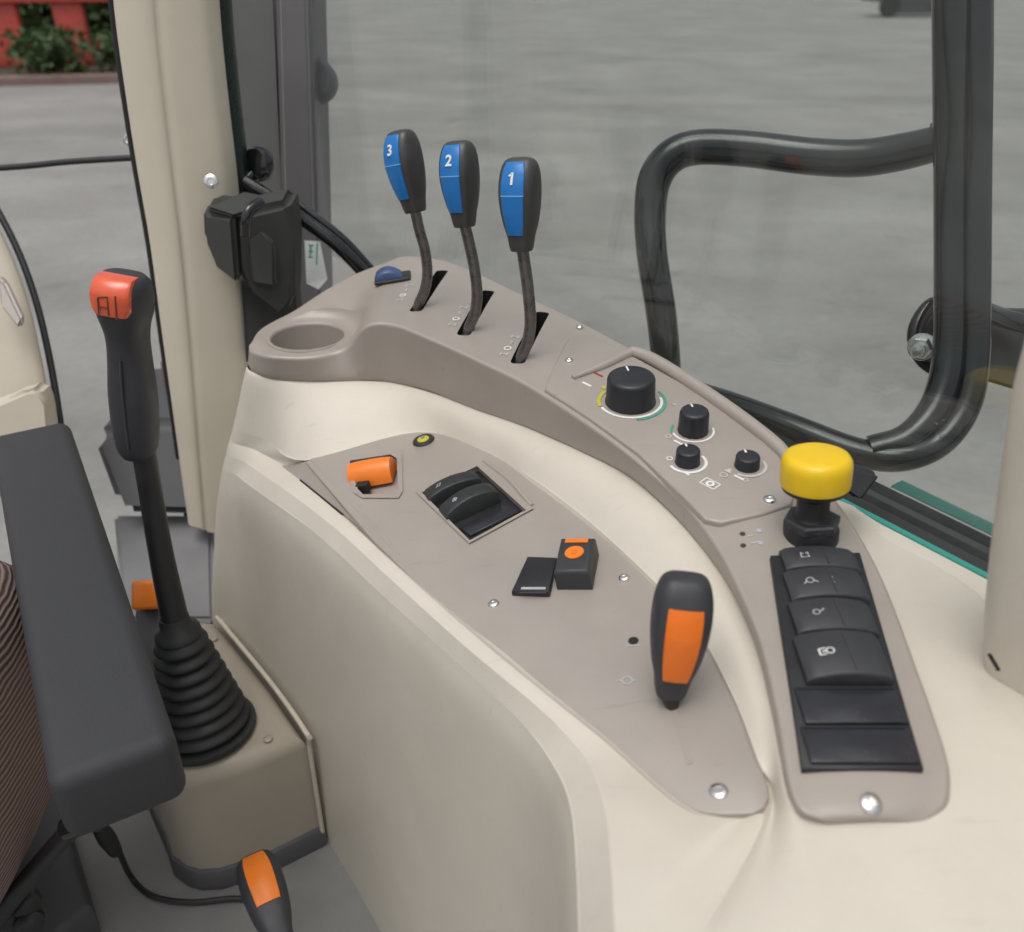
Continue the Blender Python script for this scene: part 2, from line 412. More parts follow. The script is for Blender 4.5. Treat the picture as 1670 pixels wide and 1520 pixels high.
DEFG = {3: ((498, 751), (461, 759), (432, 775), (407, 792)), 4: ((680, 705), (545, 829), (529, 846), (510, 866)),
        5: ((797, 737), (660, 936), (645, 952), (625, 972)), 6: ((873, 784), (779, 1041), (763, 1058), (744, 1079)),
        7: ((959, 849), (887, 1130), (871, 1148), (848, 1176)), 8: ((1050, 932), (985, 1209), (948, 1224), (900, 1245)),
        9: ((1130, 1017), (1083, 1297), (985, 1303), (929, 1312)), 10: ((1195, 1134), (1140, 1330), (997, 1400), (939, 1405)),
        11: ((1236, 1240), (1200, 1337), (1003, 1500), (943, 1505)), 12: ((1262, 1302), (1243, 1346), (1008, 1600), (946, 1605)),
        13: ((1250, 1430), (1170, 1450), (1018, 1720), (952, 1725)), 14: ((1260, 1800), (1180, 1810), (1035, 1950), (965, 1955))}
NS = 15
def bulge(c, h, t, e):
    k = 1 - (1 - t) ** e
    return Vector((c.x + (h.x - c.x) * k, c.y + (h.y - c.y) * k, c.z + (h.z - c.z) * t))
Cl, Kl, Dl, El, Fl, Gl = [], [], [], [], [], []
for i in range(NS):
    if i == 0:
        c = V(-.215, .945, -.377); h = V(-.36, .99, -.74); kk = V(-.20, .96, -.36)
        Cl.append(c); Kl.append(kk)
        for L, t in ((Dl, .20), (El, .25), (Fl, .30), (Gl, .36)): L.append(bulge(c, h, t, 1.3))
        continue
    c = at(*Cpx[i], z=Cz[i]); Cl.append(c); Kl.append(at(*Kpx[i], z=Kz[i]))
    if i < 3:
        h = at(342, 1000, z=-.74) if i == 1 else V(-.297, .785, -.74)
        for L, t, k in ((Dl, .20, .10), (El, .25, .16), (Fl, .30, .26), (Gl, .36, .40)):
            L.append(bulge(c, h, t, 1.3) if i == 1 else Vector((c.x + (h.x - c.x) * k, c.y + (h.y - c.y) * k, c.z + (h.z - c.z) * t)))
    else:
        d_, e_, f_, g_ = DEFG[i]
        if i < 12: Dl.append(pl(*d_, {3: .002, 4: .003, 5: .004}.get(i, .006))); El.append(pl(*e_, {3: -.012, 4: -.005, 5: .004}.get(i, .009)))
        elif i == 12: Dl.append(pl(*d_, .0005)); El.append(pl(*e_, .0005))
        else: Dl.append(at(*d_, z=Cz[i] - .004)); El.append(at(*e_, z=Cz[i] - .009))
        fo_ = {3: -.014, 4: -.006, 5: .003}.get(i, .008)
        Fl.append(pl(*f_, fo_) if i < 9 else at(*f_, z={9: -.374, 10: -.371, 11: -.369}.get(i, -.368)))
        Gl.append(pl(*g_, fo_ - .013) if i < 9 else at(*g_, z={9: -.392, 10: -.392, 11: -.392}.get(i, -.392)))
Hl, Il, G2 = [], [], []
wdir = Gl[7] - Gl[3]; wdir.z = 0; wdir.normalize(); wout = Vector((wdir.y, -wdir.x, 0))
for i in range(NS):
    if i == 0: h = V(-.36, .99, -.74)
    elif i == 1: h = at(342, 1000, z=-.74)
    elif i == 2: h = V(-.297, .785, -.74)
    elif i < 9: h = Gl[i] + wout * .016
    else: h = Gl[i] + Vector((-.014, -.002, 0))
    h.z = CAMZ - .74; Hl.append(h)
    if i < 3: g2 = bulge(Cl[i], h, .50, 1.3)
    else:
        g2 = Gl[i].lerp(h, .35); g2.z = Gl[i].z - .022
    G2.append(g2)
    I = h + (h - Gl[i]) * .4; I.z = CAMZ - 1.02; Il.append(I)
for L in (Dl, El, Fl, Gl, G2, Hl, Il): L[2] = L[1].lerp(L[3], .5)
secs = []
for i in range(NS):
    c, d_, e_, f_, g_, h, I = Cl[i], Dl[i], El[i], Fl[i], Gl[i], Hl[i], Il[i]
    inn = (Kl[i] - c).normalized()
    k_ = Kl[i]; kdn = k_ + Vector((.01, .008, -.12))
    mid = c.lerp(k_, .5); low = {0: -.12, 1: -.12, 2: -.12, 3: -.10, 4: -.04}.get(i, 0)
    if low: mid = mid + Vector((0, 0, low)); k_ = k_ + Vector((0, 0, low))
    dep = -.009 if 3 < i < 12 else 0
    d2 = d_.lerp(e_, .04) + PN * dep; e2 = e_.lerp(d_, .06) + PN * dep
    cd_ = c.lerp(d_, .5); cd_.z += .006 if 5 < i < 11 else (.004 if 2 < i < 6 else 0)
    secs.append([kdn, k_ + Vector((0, 0, -.004)), k_.lerp(c, .06), mid, c + inn * .012 + Vector((0, 0, low)), c + inn * .006, c, cd_, d_, d_, d2, d_.lerp(e_, .5) + PN * dep, e2, e_, e_, e_.lerp(f_, .5) + PN * .001, f_, f_, g_, g_, G2[i], G2[i].lerp(h, .25), h, I])
for i in (13, 14):
    S = secs[i]; a_, b_ = S[6], S[16]          # bare deck in front of the panels: one even slope, no joint
    for k in range(7, 16):
        t = (k - 6) / 10; S[k] = a_.lerp(b_, t); S[k].z = a_.z + (b_.z - a_.z) * t ** .55
nl = len(secs[0])
lines = [cr([s[j] for s in secs], 6) for j in range(nl)]
rows = [chaikin([lines[j][i] for j in range(nl)], 2) for i in range(len(lines[0]))]
BODY = MB(); grid(BODY, rows)
console = thing('control_console', V(.0, .6, -.95), 'curved cream and taupe tractor cab side console carrying levers, knobs and switches', 'control console')
BODY.build('body', 'cream', console, smooth=60)

# ------------------------------------------------------------------ taupe cover of the console
cov = [  # C px z | B px z | A px z | z of the three lines between
 ((404, 594, -.376), (406, 573, -.356), (408, 562, -.354), None),
 ((413, 609, -.377), (416, 576, -.352), (428, 534, -.350), (-.350, -.350, -.350)),
 ((447, 621, -.378), (447, 582, -.350), (481, 505, -.343), (-.349, -.349, -.348)),
 ((514, 624, -.378), (505, 583, -.350), (531, 472, -.330), (-.349, -.347, -.339)),
 ((575, 624, -.378), (562, 569, -.346), (581, 445, -.317), (-.344, -.338, -.326)),
 ((605, 624, -.378), (597, 532, -.317), (625, 429, -.309), (-.317, -.317, -.313)),
 ((640, 627, -.377), (640, 529, -.312), (665, 417, -.304), (-.312, -.311, -.308)),
 ((700, 641, -.375), (700, 552, -.314), (740, 429, -.302), None),
 ((782, 674, -.372), (782, 589, -.318), (849, 478, -.305), None),
 ((860, 701, -.365), (860, 628, -.321), (935, 518, -.308), None),
 ((960, 746, -.356), (960, 693, -.325), (1048, 577, -.313), None),
 ((1028, 782, -.353), (1036, 751, -.329), (1150, 634, -.317), None),
 ((1100, 846, -.353), (1112, 818, -.334), (1240, 697, -.321), None),
 ((1160, 918, -.356), (1168, 892, -.338), (1325, 770, -.326), None),
 ((1199, 980, -.359), (1206, 968, -.342), (1385, 842, -.332), None),
 ((1232, 1060, -.361), (1240, 1052, -.345), (1440, 940, -.336), None),
 ((1258, 1170, -.363), (1266, 1165, -.348), (1498, 1090, -.341), None),
 ((1277, 1280, -.366), (1285, 1272, -.352), (1544, 1225, -.349), None),
 ((1288, 1316, -.368), (1297, 1308, -.353), (1550, 1285, -.353), None),
 ((1302, 1335, -.369), (1311, 1326, -.354), (1541, 1314, -.3555), None),
 ((1330, 1346, -.370), (1338, 1337, -.356), (1508, 1340, -.359), None),
 ((1348, 1350, -.371), (1352, 1344, -.361), (1488, 1347, -.363), None)]
csec = []
for (c, b, a, mz) in cov:
    c, b, a = at(*c[:2], z=c[2]), at(*b[:2], z=b[2]), at(*a[:2], z=a[2])
    across = (a - b); wd = across.length; u = across / wd
    rr = min(.007, wd * .12, max(.0015, (b - c).length * .35))
    ms = []
    for j, t in enumerate((.25, .5, .75)):
        p = b.lerp(a, t)
        if mz: p.z = CAMZ + mz[j]
        else: p.z += .0025 * math.sin(math.pi * t)
        ms.append(p)
    dn = (c - b).normalized()
    out = Vector((u.x, u.y, 0)).normalized()
    adn = a + out * .002 + Vector((0, 0, -.012)); abot = a + out * .001 + Vector((0, 0, -.034))
    cin = c + out * min(.012, wd * .2); cin.z = min(cin.z, c.z) - .002; abot.z = min(abot.z, cin.z + .004)
    csec.append([cin, c, c.lerp(b, .5), b + dn * rr, b, b + u * rr] + ms + [a - u * rr, a, adn, abot])
nl = len(csec[0])
cl = [cr([s[j] for s in csec], 8) for j in range(nl)]
crows = [chaikin_closed([cl[j][i] for j in range(nl)], 2) for i in range(len(cl[0]))]
COVER = MB(); grid(COVER, crows, True, True)
CB = COVER.bvh()
cover = COVER.build('cover', ['taupe', 'slot_black'], console, smooth=50)

def boolean_cut(obj, cutters):
    """cut real openings into a mesh, then throw the cutting shapes away"""
    for c in cutters:
        md = obj.modifiers.new('b', 'BOOLEAN'); md.operation = 'DIFFERENCE'; md.object = c; md.solver = 'EXACT'
        try: md.material_mode = 'TRANSFER'
        except Exception: pass
    dg = bpy.context.evaluated_depsgraph_get(); dg.update()
    me = bpy.data.meshes.new_from_object(obj.evaluated_get(dg))
    obj.modifiers.clear(); old = obj.data; obj.data = me; bpy.data.meshes.remove(old)
    for c in cutters: bpy.data.objects.remove(c)
    me.set_sharp_from_angle(angle=rad(38))

# cup holder opening and lever slots
cup_p, cup_n = hit(CB, 502, 549); cup_n = Vector((0, 0, 1)); cupf = frame(cup_p, cup_n)
CR_ = .0385
cutters = []
q = MB(); lathe(q, cupf, [(CR_ + .0005, -.06), (CR_ + .0005, .03)], 48); cutters.append(q.build('cut', ['taupe'], console))
q = MB(); lathe(q, cupf, [(.050, .0012), (.0535, .0025), (.058, .008), (.070, .045), (.072, .07)], 64); cutters.append(q.build('cut', ['taupe'], console))
SLOTS = [((677, 508), (722, 441)), ((755, 547), (797, 474)), ((843, 593), (886, 509))]
slotf = []
for (a, b) in SLOTS:
    pa, na = hit(CB, *a); pb, nb = hit(CB, *b)
    f = frame((pa + pb) / 2, na + nb, pb - pa); slotf.append((f, (pb - pa).length))
    L = (pb - pa).length; q = MB()
    rbox(q, f @ Matrix.Translation((0, 0, -.030)), L, .0135, .06, .004, 3)
    cutters.append(q.build('cut', ['slot_black'], console))
# pocket for the knobs
kp = [hit(CB, *p)[0] for p in ((940, 617), (1028, 580), (1235, 715), (1290, 775))]
boolean_cut(cover, cutters)
q = MB(); lathe(q, cupf, [(CR_ - .0008, -.0015), (CR_ - .0003, .0006), (CR_ + .0012, .0016), (CR_ + .0035, .0013), (CR_ + .0042, -.0005)], 64, cap0=False, cap1=False)
lathe(q, cupf, [(CR_ - .0008, -.0015), (CR_ - .0045, -.075), (CR_ - .008, -.079), (.0, -.079)], 64, cap0=False, cap1=False)
q.build('cup_holder', 'taupe', console, smooth=50)

def screw(fr, r=.0038, name='screw', m='screw_steel', parent=None, slot=True):
    q = MB(); lathe(q, fr, [(r * 1.02, 0), (r, .0008), (r * .82, .0016), (r * .5, .0019), (r * .42, .0012), (0, .0012)], 20, cap1=False)
    return q.build(name, m, parent or console)

# ------------------------------------------------------------------ lower panel
out_px = [(500, 758), (506, 752), (560, 738), (640, 714), (672, 706), (690, 704), (720, 704), (743, 709), (797, 737), (873, 784), (959, 849), (1013, 896), (1085, 965), (1130, 1018), (1158, 1055), (1195, 1134), (1228, 1217), (1253, 1287), (1254, 1306), (1246, 1322), (1228, 1333), (1178, 1334), (1140, 1329), (1112, 1316), (1083, 1295), (985, 1209), (887, 1128), (779, 1041), (707, 980), (614, 890), (560, 828)]
PANEL = MB(); prism(PANEL, [pl(*p) for p in out_px], PN, .003, .0014, 2, bottom=-.004)
PB = PANEL.bvh()
panel = PANEL.build('lower_panel', 'taupe_panel', console, smooth=40)
PLC = (700, 780)
inner = [(571, 751), (636, 741), (647, 747), (649, 797), (643, 806), (592, 806), (584, 798), (571, 764)]
rock_in = [(688, 803), (778, 760), (858, 832), (766, 881)]
cs = []
for P_, dp in ((inner, -.0085), (rock_in, -.0035)):
    q = MB(); prism(q, [pl(*p, .003) for p in P_], PN, .012, bottom=dp - .003 - .004); cs.append(q.build('cut', ['taupe_panel'], console))
boolean_cut(panel, cs)
q = MB(); rows = []
for i in range(9):
    t = i / 8
    L = pl(459 + (650 - 459) * t, 760 + (908 - 760) * t, -.014 * (1 - t) + .002); U = pl(506 + (650 - 506) * t, 751 + (907 - 751) * t, .0032)
    rows.append([L + PN * -.012, L, L.lerp(U, .92), U, U + (pl(*PLC, .003) - U).normalized() * .004])
grid(q, rows); q.build('panel_flange', 'taupe_panel', console)
q = MB(); tube(q, [pl(490, 783, -.0095), pl(525, 812, -.007), pl(558, 839, -.004)], .0011, 6); q.build('flange_gap', 'slot_black', console)

# upper knob panel: plate with raised lip
kn_px = [(888, 634), (893, 617), (925, 553), (940, 545), (961, 545), (1010, 569), (1048, 588), (1150, 645), (1240, 710), (1290, 752), (1300, 790), (1292, 822), (1245, 838), (1175, 852), (1150, 846), (1120, 815), (1040, 738), (960, 680)]
hp = [hit(CB, *p) for p in kn_px]
kpl_o = sum((h[0] for h in hp), Vector()) / len(hp)
_n = sum((h[1] for h in hp), Vector()).normalized()
# least-squares plane through the plate outline
import numpy as np
A_ = np.array([tuple(h[0] - kpl_o) for h in hp]); _, _, vt = np.linalg.svd(A_); KN = Vector(vt[2])
if KN.z < 0: KN = -KN
def kpt(px, py, off=0.): return at(px, py, plane=(kpl_o + KN * off, KN))
KOFF = .0035
KPLATE = MB(); prism(KPLATE, [kpt(*p, KOFF) for p in kn_px], KN, 0, .002, 3, bottom=-.014)
kplate = KPLATE.build('knob_panel', 'taupe', console)
lip = [kpt(*p, KOFF + .001) for p in ((934, 616), (985, 596), (1024, 577), (1040, 576), (1075, 592), (1150, 640), (1215, 686), (1268, 728), (1290, 756))]
q = MB(); tube(q, lip, [.0022, .0042, .005, .0055, .0058, .006, .006, .0055, .004], 14, 6); q.build('panel_lip', 'taupe', console)
KB = KPLATE.bvh()

# ------------------------------------------------------------------ grips and levers
def grip(e, fr, s, inlay, dark='grip_grey', number=None, lower=None, hi=.073, lo=.016):
    """tapered hand grip; local Z up its axis, local -Y is the face with the coloured inlay"""
    prof = [(0, .0085, -.0095, .0095), (.004, .0098, -.0108, .0108), (.013, .0112, -.0124, .0120), (.022, .0138, -.0148, .0135), (.034, .0160, -.0172, .0150),
            (.047, .0172, -.0186, .0158), (.058, .0172, -.0172, .0155), (.067, .0163, -.0142, .0142), (.0735, .0145, -.0108, .0120), (.0775, .0112, -.0072, .0085), (.079, .006, -.003, .004)]
    P = cr([Vector((a, b, c)) for a, b, c, d in prof], 3); Q = cr([Vector((a, d, 0)) for a, b, c, d in prof], 3)
    q = MB(); grid(q, [superring(fr, p.y * s, p.z * s, k.y * s, p.x * s) for p, k in zip(P, Q)], True, True)
    g_ = q.build('grip', dark, e, smooth=60)
    def front(z):
        for a, b in zip(prof, prof[1:]):
            if a[0] <= z <= b[0]:
                t = (z - a[0]) / (b[0] - a[0]); return (a[2] * (1 - t) + b[2] * t), (a[1] * (1 - t) + b[1] * t)
        return prof[-1][2], prof[-1][1]
    def strip(z0, z1, m, nm, wk=.56, lift=.0006, n=10):
        rows = []
        for i in range(n + 1):
            z = z0 + (z1 - z0) * i / n; y, hw = front(z); hw = hw * wk
            rows.append(T(fr, [Vector((x * s, yy * s, z * s)) for x, yy in ((-hw, y + .004), (-hw, y - lift * .3), (-hw * .86, y - lift), (0, y - lift * 1.3), (hw * .86, y - lift), (hw, y - lift * .3), (hw, y + .004))]))
        k = MB(); grid(k, rows, True, True); return k.build(nm, m, e, smooth=50)
    if number:
        strip(.0485, .0755, inlay, 'number_inlay', .62, .0012); strip(.0475, .0484, 'blue_line', 'divider', .62, .0013, 1); strip(.0145, .0474, lower or inlay, 'lower_inlay', .60, .0012)
        y0, _ = front(.057); y1, _ = front(.068)
        zc = .0615; yc, _ = front(zc)
        slope = Vector((0, y1 - y0, .011)).normalized(); nrm = Vector((0, -slope.z, slope.y))
        tf_ = fr @ frame(Vector((0, yc - .0019, zc)) * s, nrm, Vector((1, 0, 0)))
        k = MB(); put_text(k, tf_, number, .0145 * s, .0004, .0003)
        if number == '1': bar(k, tf_, -.0030 * s, .0028 * s, -.0003 * s, .0046 * s, .0016 * s, .0004)
        k.build('number', 'white_print', e)
    else:
        strip(lo, hi, inlay, 'inlay', .60, .0012)
    return g_

LV = [('3', (678, 346), (650, 212), [(676, 338), (684, 375), (693, 408), (697, 445), (692, 475), (682, 500)], (-.62, -.80), 0, .845, 'dark grey lever with blue inlay numbered 3, leftmost of three', 2),
      ('2', (758, 370), (746, 229), [(757, 362), (766, 400), (774, 440), (778, 480), (774, 512), (764, 538)], (-.50, -.87), 1, .79, 'dark grey lever with blue inlay numbered 2, middle of three', 2),
      ('1', (851, 409), (848, 256), [(851, 400), (857, 440), (862, 480), (865, 525), (860, 558), (850, 584)], (-.42, -.90), 2, .735, 'dark grey lever with blue inlay numbered 1, beside the knob panel', 2)]
for num, bpx, tpx, spx, face, si, yy, lab, _ in LV:
    base, _n = hit(CB, *spx[-1])
    e = thing('spool_lever', base, lab, 'lever', 'numbered levers in the console slots')
    ys = [base.y + (yy - base.y) * (1 - i / (len(spx) - 1)) for i in range(len(spx))]
    pts = [at(*p, y=ys[i]) for i, p in enumerate(spx)]
    pts.append(pts[-1] + Vector((-.002, -.004, -.022)))
    q = MB(); tube(q, pts, .0052, 14, 6); q.build('shaft', 'shaft_steel', e)
    b0 = at(*bpx, y=yy); t0 = at(*tpx, y=yy + .012); ax = t0 - b0
    f = frame(b0, ax, Vector((-face[1], face[0], 0)))
    if (f.to_3x3() @ Vector((0, -1, 0))).dot(Vector((face[0], face[1], 0))) < 0: f = frame(b0, ax, Vector((face[1], -face[0], 0)))
    grip(e, f, ax.length / .079, 'blue', number=num)
    sf, L = slotf[si]
    q = MB(); rbox(q, frame(base + Vector((0, 0, -.012)), _n, sf.to_3x3() @ Vector((1, 0, 0))), .024, .009, .010, .003); q.build('pivot_boot', 'soft_black', e)

# printed symbols beside the slots
for (ox, oy), (dx, dy) in (((652, 490), (668, 466)), ((738, 530), (756, 502)), ((822, 578), (840, 550))):
    for k in range(4):
        t = k / 3; px, py = ox + (dx - ox) * t, oy + (dy - oy) * t
        f = hitframe(CB, px, py, px + (dx - ox), py + (dy - oy), .0002) @ Matrix.Scale(1.4, 4)
        q = MB()
        if k % 3 == 0: bar(q, f, -.002, -.0022, .002, -.0022, .0011); bar(q, f, -.002, .0022, .002, .0022, .0011); bar(q, f, 0, -.002, 0, .002, .0009)
        elif k == 1: arc(q, f, 0, 0, .0022, 0, 360, .0009, n=14)
        else: bar(q, f, -.0025, 0, .0025, 0, .0011); bar(q, f, .001, .0016, .0025, 0, .0009)
        q.build('printed_symbol', 'faint_print' if k != 1 else 'white_print', console)

# small blue rocker behind the cup holder
f = hitframe(CB, 641, 456, 668, 452)
e = thing('blue_rocker_switch', f.translation, 'small blue rocker switch set behind the cup holder', 'switch')
q = MB(); rbox(q, f, .040, .024, .004, .0015); q.build('bezel', 'black_plastic', e)
q = MB(); rows = []
for i in range(13):
    x = -.0175 + .029 * i / 12; z = .004 + .0095 * math.sin(math.pi * min(1, .12 + .88 * i / 12)) ** .8
    rows.append(T(f, [(x, -.0095, .002), (x, -.0095, z * .8), (x, -.0075, z), (x, .0075, z), (x, .0095, z * .8), (x, .0095, .002)]))
grid(q, rows, True, True); q.build('rocker', 'blue_dark', e, smooth=55)

# ------------------------------------------------------------------ rotary knobs on the knob panel
def knob(px, py, wpx, hpx, lab, ring, ribs=0, group='rotary knobs on the knob panel', pointer=True):
    """wpx, hpx: measured width and height of the knob body"""
    o = kpt(px, py, KOFF); sc = (o - CAM).dot(FW) / FPX
    r = wpx * sc / 2; h = hpx * sc * .80
    f = frame(o, KN, Vector((1, -.2, 0)))
    e = thing('rotary_knob', o, lab, 'knob', group)
    q = MB()
    lathe(q, f, [(r * 1.03, .0005), (r * 1.03, h * .06), (r, h * .1), (r * .97, h * .86), (r * .93, h * .95), (r * .84, h), (r * .3, h * .985), (0, h * .985)], 48, cap1=False,
          fl=(lambda a: .02 * math.cos(ribs * a)) if ribs else None)
    q.build('knob_body', 'knob_black', e, smooth=50)
    if pointer:
        q = MB(); bar(q, f @ Matrix.Translation((0, 0, h * .99)) @ Matrix.Rotation(rad(110), 4, 'Z'), r * .45, 0, r * .8, 0, .0014, .0004); q.build('pointer_mark', 'white_print', e)
    for rr, a0, a1, wd, m in ring:
        q = MB(); arc(q, f @ Matrix.Translation((0, 0, .0003)), 0, 0, r * rr, a0, a1, wd, .0004, 30); q.build('scale_ring', m, e)
    return e, f, r
e, f, r = knob(1028, 655, 80, 60, 'largest black rotary knob on the console, with a green and white dial ring', [(1.26, -150, 20, .0022, 'white_print'), (1.42, -75, 40, .0018, 'green_print'), (1.28, 150, 205, .003, 'yellowgreen')])
e, f, r = knob(1130, 703, 48, 50, 'tall narrow black knob below the largest knob', [(1.38, -160, 20, .0016, 'white_print'), (1.45, 160, 200, .0016, 'green_print')], ribs=14)
e, f, r = knob(1121, 754, 40, 32, 'small black knob nearest the taupe side wall of the console', [(1.5, -150, 40, .0022, 'white_print')])
e, f, r = knob(1218, 760, 40, 26, 'small black knob left of the yellow push button', [(1.5, -120, 30, .0020, 'faint_print')], group='rotary knobs on the knob panel')
# printed pictograms of the panel
def picto(px, py, kind, m='white_print', s=1., px2=None):
    f = frame(kpt(px, py, KOFF + .0002), KN, kpt(px + 20, py + 10, KOFF) - kpt(px, py, KOFF)); q = MB()
    if kind == 'box':
        for a, b, c, d in ((-1, -1, 1, -1), (1, -1, 1, 1), (1, 1, -1, 1), (-1, 1, -1, -1)): bar(q, f, a * .006 * s, b * .004 * s, c * .006 * s, d * .004 * s, .0008)
        arc(q, f, 0, 0, .0024 * s, 0, 360, .0016 * s, n=16)
    elif kind == 'dash': bar(q, f, -.005 * s, 0, .005 * s, 0, .0022 * s)
    elif kind == 'red': bar(q, f, -.008 * s, 0, .008 * s, 0, .0018 * s)
    elif kind == 'tri':
        q.add(T(f, [(-.003 * s, -.002 * s, 0), (.003 * s, -.002 * s, 0), (0, .0035 * s, 0), (-.003 * s, -.002 * s, .0004), (.003 * s, -.002 * s, .0004), (0, .0035 * s, .0004)]), [[2, 1, 0], [3, 4, 5], [0, 1, 4, 3], [1, 2, 5, 4], [2, 0, 3, 5]])
    else: arc(q, f, 0, 0, .002 * s, 0, 360, .0009, n=14)
    q.build('printed_symbol', m, console)
picto(1158, 789, 'box'); picto(957, 627, 'dash'); picto(972, 609, 'red', 'red_print'); picto(985, 632, 'tri', 'yellowgreen')
picto(1090, 712, 'o', 'faint_print'); picto(1106, 722, 'dash', 'white_print', .8); picto(1092, 748, 'o'); picto(1118, 772, 'dash', 'white_print', .7)
picto(1205, 779, 'dash', 'white_print', .8); picto(1188, 768, 'tri', 'faint_print'); picto(1215, 783, 'o', 'faint_print'); picto(1100, 660, 'tri', 'grey_print', .7)
picto(1180, 775, 'o', 'faint_print', 1.3)
for px, py in ((945, 535),): screw(hitframe(CB, px, py, px + 5, py + 5, .0005), .0034)
for px, py in ((928, 588), (1255, 815)):
    screw(frame(kpt(px, py, KOFF), KN), .0038 if px < 1000 else .0044)
for i, (px, py) in enumerate(((1211, 871), (1212, 890), (1238, 866), (1240, 886))):
    f = hitframe(CB, px, py, px + 5, py + 5, .0001); q = MB(); lathe(q, f, [(.0019, 0), (.0019, .0003), (0, .0004)], 14, cap1=False)
    q.build('indicator_dot', 'dark_print' if i < 2 else 'grey_print', console)
f = hitframe(CB, 1226, 880, 1236, 878, .0001); q = MB(); bar(q, f, -.002, .0035, .003, .0035, .0008); bar(q, f, -.002, -.0035, .003, -.0035, .0008); q.build('printed_symbol', 'faint_print', console)

# ------------------------------------------------------------------ yellow push-pull button
bp, bn = hit(CB, 1322, 872); bn = (bn + Vector((0, 0, 1.5))).normalized()
sc = (bp - CAM).dot(FW) / FPX
e = thing('yellow_push_button', bp, 'yellow mushroom push button on a black collar above the switch row', 'button')
top = at(1333, 742, y=bp.y + .004); ax = top - bp
f = frame(bp, ax); H = ax.length
R_ = 54.5 * sc
q = MB(); lathe(q, f, [(.0178, -.003), (.0178, .005), (.0165, .0075), (.0165, .010), (.0120, .013), (.0105, .017), (.0105, H * .60)], 32, cap1=False); q.build('collar', 'black_plastic', e)
q = MB(); lathe(q, f @ Matrix.Translation((0, 0, .0072)), [(.0172, 0), (.0186, .0008), (.0186, .0055), (.0170, .0066), (.012, .0066)], 6, cap0=False, cap1=False); q.build('hex_nut', 'soft_black', e, smooth=20)
q = MB(); lathe(q, f, [(.0105, H * .48), (R_ * .62, H * .52), (R_ * .93, H * .60), (R_ * .95, H * .66), (R_ * .6, H * .66)], 40, cap0=False, cap1=False); q.build('button_skirt', 'black_plastic', e)
q = MB(); lathe(q, f, [(R_ * .90, H * .645), (R_ * .985, H * .655), (R_, H * .68), (R_ * 1.0, H * .88), (R_ * .975, H * .945), (R_ * .90, H * .99), (R_ * .80, H * 1.01), (R_ * .6, H * 1.018), (R_ * .3, H * 1.022), (0, H * 1.022)], 56, cap0=True, cap1=False); q.build('button_cap', 'yellow', e, smooth=50)

# ------------------------------------------------------------------ rocker switches
def icon(q, f, zf, kind, s):
    """flat white print that follows the arched top of a rocker"""
    def g(x, y): return Vector((x, y, zf(x) + .0002))
    def seg(x0, y0, x1, y1, wd=.0009):
        n = 4
        d = Vector((x1 - x0, y1 - y0, 0)).normalized(); sd_ = Vector((-d.y, d.x, 0)) * wd / 2
        for i in range(n):
            a = Vector((x0 + (x1 - x0) * i / n, y0 + (y1 - y0) * i / n, 0)); b = Vector((x0 + (x1 - x0) * (i + 1) / n, y0 + (y1 - y0) * (i + 1) / n, 0))
            P = [a - sd_, b - sd_, b + sd_, a + sd_]
            q.add(T(f, [g(p.x, p.y) for p in P]), [[0, 1, 2, 3]])
    def circ(cx, cy, r, wd=.0009, n=16):
        for i in range(n):
            a, b = 2 * math.pi * i / n, 2 * math.pi * (i + 1) / n
            seg_pts = [(cx + math.cos(t) * rr, cy + math.sin(t) * rr) for t, rr in ((a, r - wd / 2), (b, r - wd / 2), (b, r + wd / 2), (a, r + wd / 2))]
            q.add(T(f, [g(*p) for p in seg_pts]), [[0, 1, 2, 3]])
    x = -.010 * s / 1.
    F0 = f @ Matrix.Translation((x, 0, 0)) @ Matrix.Diagonal((.72, .72, 1, 1)) @ Matrix.Translation((-x, 0, 0)); f = F0
    if kind == 0:
        seg(x - .004, -.003, x + .004, -.003); seg(x - .003, -.003, x - .003, .003); seg(x + .003, -.003, x + .003, .003); seg(x - .003, .003, x - .001, .001); seg(x + .003, .003, x + .001, .001)
    elif kind == 1:
        circ(x, 0, .003); seg(x - .005, -.003, x - .003, -.001); seg(x + .003, -.001, x + .006, -.003); seg(.008, .003, .011, .003); seg(.0095, .003, .0095, -.003); seg(.008, -.003, .011, -.003)
    elif kind == 2:
        circ(x, 0, .0026); seg(x + .0026, 0, x + .0065, .0025); seg(x + .0065, .0025, x + .005, .003)
    elif kind == 3:
        seg(x - .004, -.003, x - .004, .003, .0012); seg(x - .004, .003, x + .001, .003); seg(x - .004, -.003, x + .001, -.003); circ(x + .0038, 0, .0028); seg(x - .002, 0, x + .001, 0, .0012)
    elif kind == 4:
        circ(x, 0, .0022); seg(x - .004, -.0022, x - .0024, -.001); seg(x + .002, .001, x + .004, .0022)
    elif kind == 5:
        circ(x, 0, .0025); seg(x - .0036, 0, x + .0036, 0); seg(x, -.0036, x, .0036)

